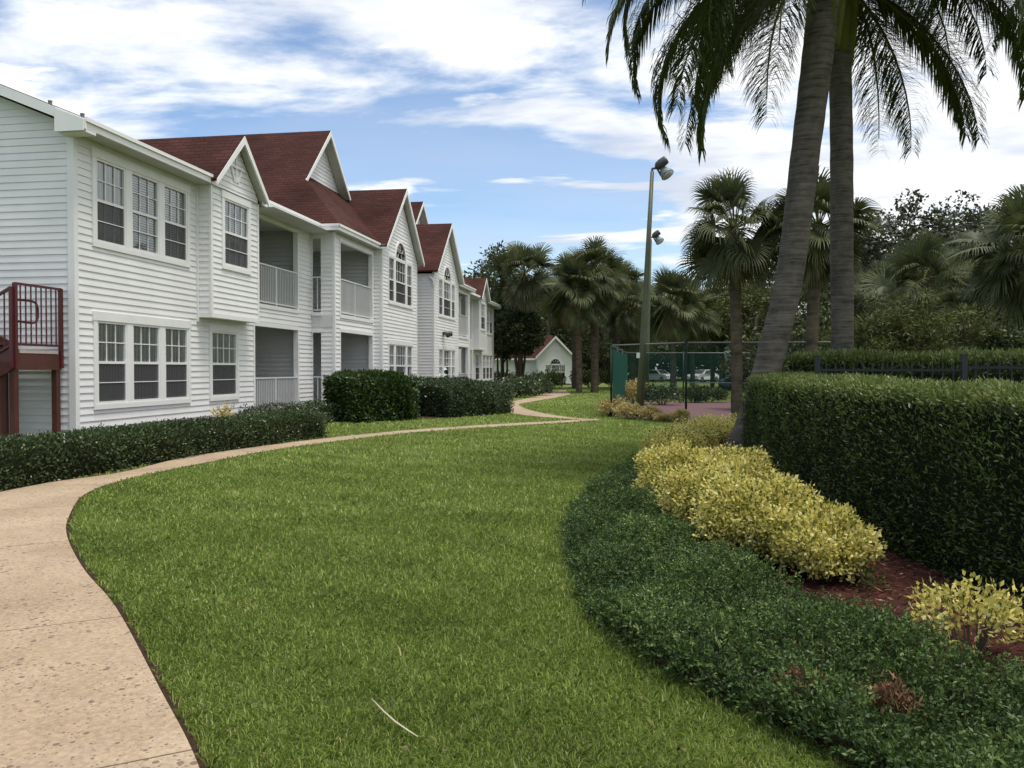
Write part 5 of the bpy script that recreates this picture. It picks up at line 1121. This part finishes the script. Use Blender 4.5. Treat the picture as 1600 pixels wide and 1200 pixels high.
# crape myrtle in front of the cottage
tree('crape_myrtle', 'multi stemmed dark crape myrtle covering the left side of the cottage', gp(812, 58), hz(478, 58), 1.6, 2.2, 'oak', 16000, 0.2, 120, cat='tree', group='small trees by the path bend', clumps=90, tr=0.10, stems=5)
tree('crape_myrtle', 'dark small tree beside the far corner of the long building', gp(785, 62), hz(455, 62), 1.6, 1.4, 'oak', 13000, 0.2, 121, cat='tree', group='small trees by the path bend', clumps=70, tr=0.10, stems=4)
# distant wood closing the view
def wood():
    C = Cloud(); n = 60000
    a = rng.uniform(R(-75), R(60), n) - YAW; rr = rng.uniform(112, 135, n); hmax = 9.5 + 2.5 * np.sin(a * 23) + 1.5 * np.sin(a * 61 + 1)
    z = hmax * (1 - rng.random(n) ** 1.4 * 0.98)
    P = np.stack([rr * np.sin(a), rr * np.cos(a), z], 1); k = ~((P[:, 0] < -40) & (P[:, 1] < 60)); P = P[k]; n = len(P)
    C.add(P, rng.normal(size=(n, 3)), rng.uniform(0.8, 1.6, n), rng.uniform(0.5, 1.0, n), np.clip(rng.normal(0.35, 0.2, n), 0, 1))
    o = C.build('distant_wood', M['oak']); tag(o, 'dark mass of trees closing the far side of the grounds', 'wood', kind='stuff')
wood()
# ------------------------------------------------------------------ cottage, far houses
def placed(px, d, rz=YAW):
    b = gp(px, d); ca, sa = math.cos(rz), math.sin(rz)
    return lambda v: (b.x + v[0] * ca - v[1] * sa, b.y + v[0] * sa + v[1] * ca, v[2])
# local: x right, y away from the viewer
XF = placed(868, 80)
ct = empty('cottage'); tag(ct, 'small white cottage with a steep red roof and an arched window beyond the path', 'cottage')
W_ = 1.75
m = MB(); hol = [(-0.95, 0.95, 0.5, 1.95)]
siding(m, 'x', 0, -W_, W_, 0.1, 4.6, -1, hol, lambda z: (-W_, W_) if z < 2.75 else (-(4.6 - z) * 0.95, (4.6 - z) * 0.95), e=0.17); siding(m, 'y', W_, 0, 6, 0.1, 2.75, 1, e=0.17); siding(m, 'y', -W_, 0, 6, 0.1, 2.75, -1, e=0.17)
siding(m, 'x', 3.0, -6.5, -W_, 0.1, 2.6, -1, [(-5.2, -2.3, 0.9, 2.2)], e=0.17); m.build('wall', M['siding'], ct)
m = MB(); m.slab([(-1.9, -0.3, 2.72), (0, -0.3, 4.75), (0, 7, 4.75), (-1.9, 7, 2.72)], (0, 0, -0.06)); m.slab([(1.9, -0.3, 2.72), (0, -0.3, 4.75), (0, 7, 4.75), (1.9, 7, 2.72)], (0, 0, -0.06))
m.slab([(-6.8, 2.6, 2.62), (0, 2.6, 2.62), (0, 5.5, 5.0), (-6.8, 5.5, 5.0)], (0, 0, -0.06)); o = m.build('roof', M['shingle'], ct)
m = MB()
for s in (-1, 1): m.slab([(0, -0.34, 4.73), (s * 1.95, -0.34, 2.68), (s * 1.95, -0.34, 2.45), (0, -0.34, 4.48)], (0, 0.04, 0))
m.box(-6.8, -1.8, 2.55, 2.6, 2.42, 2.6); m.build('eaves_trim', M['trim'], ct)
for (a, b) in ((-0.95, -0.5), (-0.42, 0.42), (0.5, 0.95)):
    m = MB(); t = 0.05
    m.box(a, a + t, -0.04, 0.04, 0.5, 1.95); m.box(b - t, b, -0.04, 0.04, 0.5, 1.95); m.box(a, b, -0.04, 0.04, 1.9, 1.95); m.box(a, b, -0.05, 0.04, 0.45, 0.55); m.box(a, b, -0.03, 0.03, 1.2, 1.26)
    for i in range(1, 3): x = a + (b - a) * i / 3; m.box(x - 0.01, x + 0.01, -0.02, 0.0, 1.26, 1.9)
    m.box(a, b, -0.02, 0.0, 1.56, 1.58)
    w = m.build('window', M['trim'], ct); g = MB(); g.quad((a, 0.02, 0.5), (b, 0.02, 0.5), (b, 0.02, 1.95), (a, 0.02, 1.95)); g.build('pane', M['glass'], w); g = MB(); g.quad((a, 0.12, 1.22), (b, 0.12, 1.22), (b, 0.12, 1.95), (a, 0.12, 1.95)); g.build('blind', M['blind'], w); g = MB(); g.quad((a, 0.2, 0.5), (b, 0.2, 0.5), (b, 0.2, 1.95), (a, 0.2, 1.95)); g.build('dark_room', M['dark'], w)
m = MB(); n = 14
for i in range(n):
    a, b = math.pi * i / n, math.pi * (i + 1) / n; m.slab([(q * math.cos(t), -0.05, 2.05 + q * math.sin(t)) for q, t in ((0.45, a), (0.52, a), (0.52, b), (0.45, b))], (0, 0.06, 0))
for k in (0.25, 0.5, 0.75): m.bar((0.18 * math.cos(math.pi * k), -0.035, 2.05 + 0.18 * math.sin(math.pi * k)), (0.45 * math.cos(math.pi * k), -0.035, 2.05 + 0.45 * math.sin(math.pi * k)), 0.02, 0.02)
w = m.build('arched_window', M['trim'], ct); g = MB(); g.quad(*[(0.46 * math.cos(math.pi * i / n), -0.03, 2.05 + 0.46 * math.sin(math.pi * i / n)) for i in range(n + 1)]); g.build('pane', M['carglass'], w)
for (a, b) in ((-5.2, -3.85), (-3.65, -2.3)):
    m = MB(); m.box(a, a + 0.07, 2.95, 3.04, 0.9, 2.2); m.box(b - 0.07, b, 2.95, 3.04, 0.9, 2.2); m.box(a, b, 2.95, 3.04, 2.13, 2.2); m.box(a, b, 2.95, 3.04, 0.83, 0.9)
    w = m.build('window', M['trim'], ct); g = MB(); g.quad((a, 3.06, 0.9), (b, 3.06, 0.9), (b, 3.06, 2.2), (a, 3.06, 2.2)); g.build('pane', M['blind'], w)
XF = placed(1185, 62)
fh = empty('far_house'); tag(fh, 'white sided house glimpsed between the near court palm and the leaning trunk', 'house')
m = MB(); siding(m, 'x', 0, -1.2, 7.0, 0.1, 3.0, -1, [(1.2, 2.4, 0.9, 2.2)], e=0.2); siding(m, 'y', -1.2, 0, 6, 0.1, 3.0, -1, e=0.2); m.build('wall', M['siding'], fh)
m = MB(); m.slab([(-1.6, -0.4, 2.95), (7.4, -0.4, 2.95), (7.4, 3.4, 4.9), (-1.6, 3.4, 4.9)], (0, 0, -0.06)); m.build('roof', M['shingle'], fh)
m = MB(); m.box(1.2, 1.27, -0.04, 0.04, 0.9, 2.2); m.box(2.33, 2.4, -0.04, 0.04, 0.9, 2.2); m.box(1.2, 2.4, -0.04, 0.04, 2.13, 2.2); m.box(1.2, 2.4, -0.04, 0.04, 0.83, 0.9); w = m.build('window', M['trim'], fh); g = MB(); g.quad((1.2, 0.02, 0.9), (2.4, 0.02, 0.9), (2.4, 0.02, 2.2), (1.2, 0.02, 2.2)); g.build('pane', M['carglass'], w)
XF = None

# ------------------------------------------------------------------ court fence
cf = empty('court_fence'); tag(cf, 'chain link court fence with green windscreens around the maroon court', 'fence')
H_ = 2.25
cA = gp(955, 26.0); cB = gp(1072, 23.2); cC = gp(1330, 22.6); cD = gp(978, 37.5); cE = gp(1330, 38.5); cFm = gp(1050, 37.6); cG = gp(1137, 37.9)
def fence_side(p, q, nposts, mid=None, mat=None, z0=0.05, z1=H_):
    L = (q - p).length; m = MB(); up = Vector((0, 0, 1)); m.tube([p + up * H_, q + up * H_], 0.020, 8)
    if mid: m.tube([p + up * mid, q + up * mid], 0.014, 6)
    m.build('top_rail', M['galv'], cf, True)
    for i in range(nposts + 1):
        c = p + (q - p) * i / nposts; m = MB(); m.tube([c, c + up * (H_ + 0.03)], 0.032, 8); m.lathe(c + up * (H_ + 0.03), [(0.04, 0), (0.03, 0.03), (0.005, 0.05)], 8); m.build('post', M['greenpost'], cf, True)
    m = MB(); m.quad(p + up * 0.05, q + up * 0.05, q + up * (H_ - 0.03), p + up * (H_ - 0.03)); m.build('chain_link', M['chainlink'], cf)
    if mat:
        nrm = Vector(((q - p).y, -(q - p).x, 0)).normalized() * 0.04
        a = p + (q - p) * 0.01 + nrm; b = p + (q - p) * 0.99 + nrm
        if mat == 'darkscreen':
            m = MB(); m.quad(a + up * z0, b + up * z0, b + up * z1, a + up * z1)
        else:
            m = MB(); k = 40
            for i in range(k):
                c0, c1 = a.lerp(b, i / k), a.lerp(b, (i + 1) / k); w0 = nrm * math.sin(i * 1.3); w1 = nrm * math.sin((i + 1) * 1.3); m.quad(c0 + w0 + up * z0, c1 + w1 + up * z0, c1 + w1 + up * z1, c0 + w0 + up * z1)
        m.build('windscreen', M[mat], cf)
fence_side(cA, cB, 1); fence_side(cB, cC, 2, mid=1.12); fence_side(cA, cD, 3, mat='windscreen', z0=0.15, z1=H_ - 0.12); fence_side(cD, cE, 4, mat='darkscreen', z0=0.9, z1=H_ - 0.05)
# ------------------------------------------------------------------ black pool fence
pf = empty('pool_fence'); tag(pf, 'black metal picket fence between the two clipped hedges at the right', 'fence')
fa = gp(1277, 10.6); fb = gp(1506, 9.6); fc = gp(1680, 9.0)
for (p, q, zt_) in ((fa, fb, 1.49), (fb, fc, 1.52)):
    up = Vector((0, 0, 1)); m = MB(); m.bar(p + up * zt_, q + up * zt_, 0.035, 0.03); m.bar(p + up * 0.15, q + up * 0.15, 0.03, 0.03); n = int((q - p).length / 0.11)
    for i in range(1, n): c = p + (q - p) * i / n; m.bar(c + up * 0.1, c + up * (zt_ + 0.09), 0.016, 0.016, up=(1, 0, 0))
    m.build('picket_panel', M['blackmetal'], pf)
for c in (fa, fb, fc): m = MB(); m.bar(c, c + Vector((0, 0, 1.66)), 0.06, 0.06, up=(1, 0, 0)); m.box(c.x - 0.035, c.x + 0.035, c.y - 0.035, c.y + 0.035, 1.66, 1.68); m.build('post', M['blackmetal'], pf)
# ------------------------------------------------------------------ court light poles
def light_pole(base, top, r0, r1, label, sc=1.0):
    b = Vector(base); t = Vector(top); root = empty('light_pole'); tag(root, label, 'light pole', 'court light poles')
    m = MB(); m.tube([b, b.lerp(t, 0.33), b.lerp(t, 0.67), t], [r0, r0 * 0.67 + r1 * 0.33, r0 * 0.33 + r1 * 0.67, r1], 16); m.build('pole', M['polegreen'], root, True)
    m = MB(); m.lathe(b, [(r0 * 1.7, 0), (r0 * 1.7, 0.03), (r0 * 1.2, 0.06)], 16); m.build('base_plate', M['polegreen'], root)
    m = MB(); c = t; m.tube([c - Vector((0, 0, 0.1)), c + Vector((0, 0, 0.08)), c + RT * 0.22 + Vector((0, 0, 0.12))], 0.04, 8); m.tube([c + RT * 0.14 + Vector((0, 0, 0.1)), c + RT * 0.28 - Vector((0, 0, 0.14))], 0.03, 8); m.build('bracket', M['lamp'], root, True)
    h = (b.lerp(t, 0.55)); mm = MB(); q = b + (t - b) * 0.26 - RT * (r0 * 1.05); mm.box(q.x - 0.05, q.x + 0.05, q.y - 0.05, q.y + 0.05, q.z - 0.08, q.z + 0.08); mm.build('junction_box', M['pvc'], root)
    a1 = (RT * 0.80 - FW * 0.2 + Vector((0, 0, 0.62))).normalized(); a2 = (RT * 0.55 - FW * 0.45 + Vector((0, 0, -0.9))).normalized()
    c1 = c + RT * 0.12 + Vector((0, 0, 0.12)); c2 = c + RT * 0.34 + Vector((0, 0, 0.05))
    m = MB(); m.lathe(c1, [(0.05, -0.02), (0.12, 0.04), (0.145, 0.17), (0.13, 0.34), (0.11, 0.38)], 14, a1); m.build('lamp_head', M['lamp'], root, True)
    m = MB(); m.lathe(c2, [(0.07, -0.10), (0.12, 0.0), (0.20, 0.18), (0.21, 0.22)], 16, -(-a2)); l = m.build('lamp_head', M['galv'], root, True)
    m = MB(); m.lathe(c2, [(0.195, 0.221), (0.10, 0.25), (0.02, 0.26)], 16, a2); m.build('lens', M['lamplens'], l, True)
b1 = gp(999, 24.8)
light_pole(b1, D(1019, 268, 24.6), 0.125, 0.055, 'tall green tapered light pole with two floodlights at the near edge of the court')
light_pole(gp(1008, 38.5), D(1016, 374, 38.5), 0.15, 0.075, 'second light pole behind the tall green one, lower in view')
# ------------------------------------------------------------------ cars in the distance
def car(base, rz, label, colm):
    root = empty('parked_car', base, rz); tag(root, label, 'car', 'cars parked beyond the court')
    prof = [(-2.15, 0.45), (-2.18, 0.75), (-2.05, 0.92), (-1.55, 1.0), (-1.05, 1.36), (-0.3, 1.46), (0.45, 1.42), (1.15, 0.98), (1.95, 0.86), (2.18, 0.66), (2.2, 0.4), (1.8, 0.28), (-1.8, 0.28)]
    def ext(pr, w0, w1=None):
        m = MB(); n = len(pr); vs = []
        for s in (-1, 1):
            for x, z in pr: vs.append((x, s * (w0 if z < 1.0 else (w1 or w0)), z))
        m.add(vs, [tuple(range(n)), tuple(range(2*n-1, n-1, -1))] + [(i, (i+1) % n, n + (i+1) % n, n + i) for i in range(n)]); return m
    o = ext(prof, 0.88, 0.68).build('body', colm, root); MB().recalc(o)
    g = MB()
    for s in (-1, 1):
        g.quad((-1.35, s * 0.895, 1.02), (0.95, s * 0.895, 1.02), (0.45, s * 0.70, 1.38), (-0.25, s * 0.70, 1.41), (-0.95, s * 0.70, 1.33))
    g.quad((1.17, -0.72, 1.0), (1.17, 0.72, 1.0), (0.5, 0.6, 1.42), (0.5, -0.6, 1.42)); g.quad((-1.58, -0.72, 1.03), (-1.58, 0.72, 1.03), (-1.07, 0.6, 1.37), (-1.07, -0.6, 1.37)); g.build('windows', M['carglass'], root)
    for x in (-1.35, 1.35):
        for s in (-1, 1):
            m = MB(); m.lathe((x, s * 0.80, 0.32), [(0.30, -0.10), (0.32, -0.06), (0.32, 0.08), (0.28, 0.10)], 18, (0, s, 0)); w = m.build('wheel', M['rubber'], root, True); m = MB(); m.lathe((x, s * 0.80, 0.32), [(0.19, 0.09), (0.19, 0.112), (0.05, 0.12)], 12, (0, s, 0)); m.build('rim', M['chrome'], w)
    for s in (-1, 1): m = MB(); m.box(2.10, 2.20, s * 0.62 - 0.16, s * 0.62 + 0.16, 0.62, 0.76); m.build('headlight', M['lamplens'], root)
car(gp(1027, 97), YAW + R(-50), 'white hatchback parked beyond the court between the palm trunks', M['carwhite'])
car(gp(1099, 97), YAW + R(-140), 'white sedan parked beyond the far fence left of the near court palm', M['carwhite'])
car(gp(1175, 58), YAW + R(175), 'dark blue car in front of the glimpsed white house', simple('dark_blue_car_paint', (0.02, 0.04, 0.09), 0.3))
# ------------------------------------------------------------------ small things
m = MB(); pts = [G(581, 1092, 0.055), G(600, 1112, 0.06), G(618, 1128, 0.058), G(637, 1141, 0.055), G(653, 1151, 0.05)]; m.tube(pts, [0.0025, 0.0035, 0.004, 0.0035, 0.002], 6); o = m.build('straw_stalk', M['straw'], None, True); tag(o, 'pale dry stalk lying on the lawn in the foreground', 'stalk')
p = G(146, 726); pp = Vector((-7.85, 10.35, 0)); m = MB(); m.tube([pp, pp + Vector((-0.10, 0.02, 0.56))], 0.012, 8); o = m.build('riser', M['pvc'], None, True); m = MB()
rt = empty('irrigation_pipe'); tag(rt, 'thin pale irrigation pipe poking out of the low hedge beside the path', 'pipe'); o.parent = rt; m.lathe(pp + Vector((-0.10, 0.02, 0.56)), [(0.018, 0), (0.018, 0.04), (0.01, 0.05)], 8); m.build('nozzle', M['pvc'], rt)
# leaning wooden prop in front of the cottage bush
m = MB(); a = gp(858, 62); m.bar(a + Vector((0, 0, 0.0)), a - RT * 0.28 + Vector((0, 0, 0.85)), 0.07, 0.05); o = m.build('wooden_stake', M['straw']); tag(o, 'pale wooden stake leaning by the dark bush before the cottage', 'stake')
# ------------------------------------------------------------------ put every thing's origin at its base
bpy.context.view_layer.update()
for o in list(bpy.data.objects):
    if o.type == 'EMPTY' and o.parent is None and o.location.length < 1e-6:
        lo = Vector((1e9,) * 3); hi = Vector((-1e9,) * 3)
        for c in o.children_recursive:
            if c.type == 'MESH':
                co = np.empty(len(c.data.vertices) * 3, dtype=np.float32); c.data.vertices.foreach_get('co', co); co = co.reshape(-1, 3)
                if len(co):
                    a, b = co.min(0), co.max(0)
                    lo = Vector(map(min, lo, a)); hi = Vector(map(max, hi, b))
        if lo.x < 1e8:
            base = Vector(((lo.x + hi.x) / 2, (lo.y + hi.y) / 2, lo.z)); o.location = base
            for c in o.children: c.location = c.location - base
print('objects', len(bpy.data.objects), 'polys', sum(len(m.polygons) for m in bpy.data.meshes))
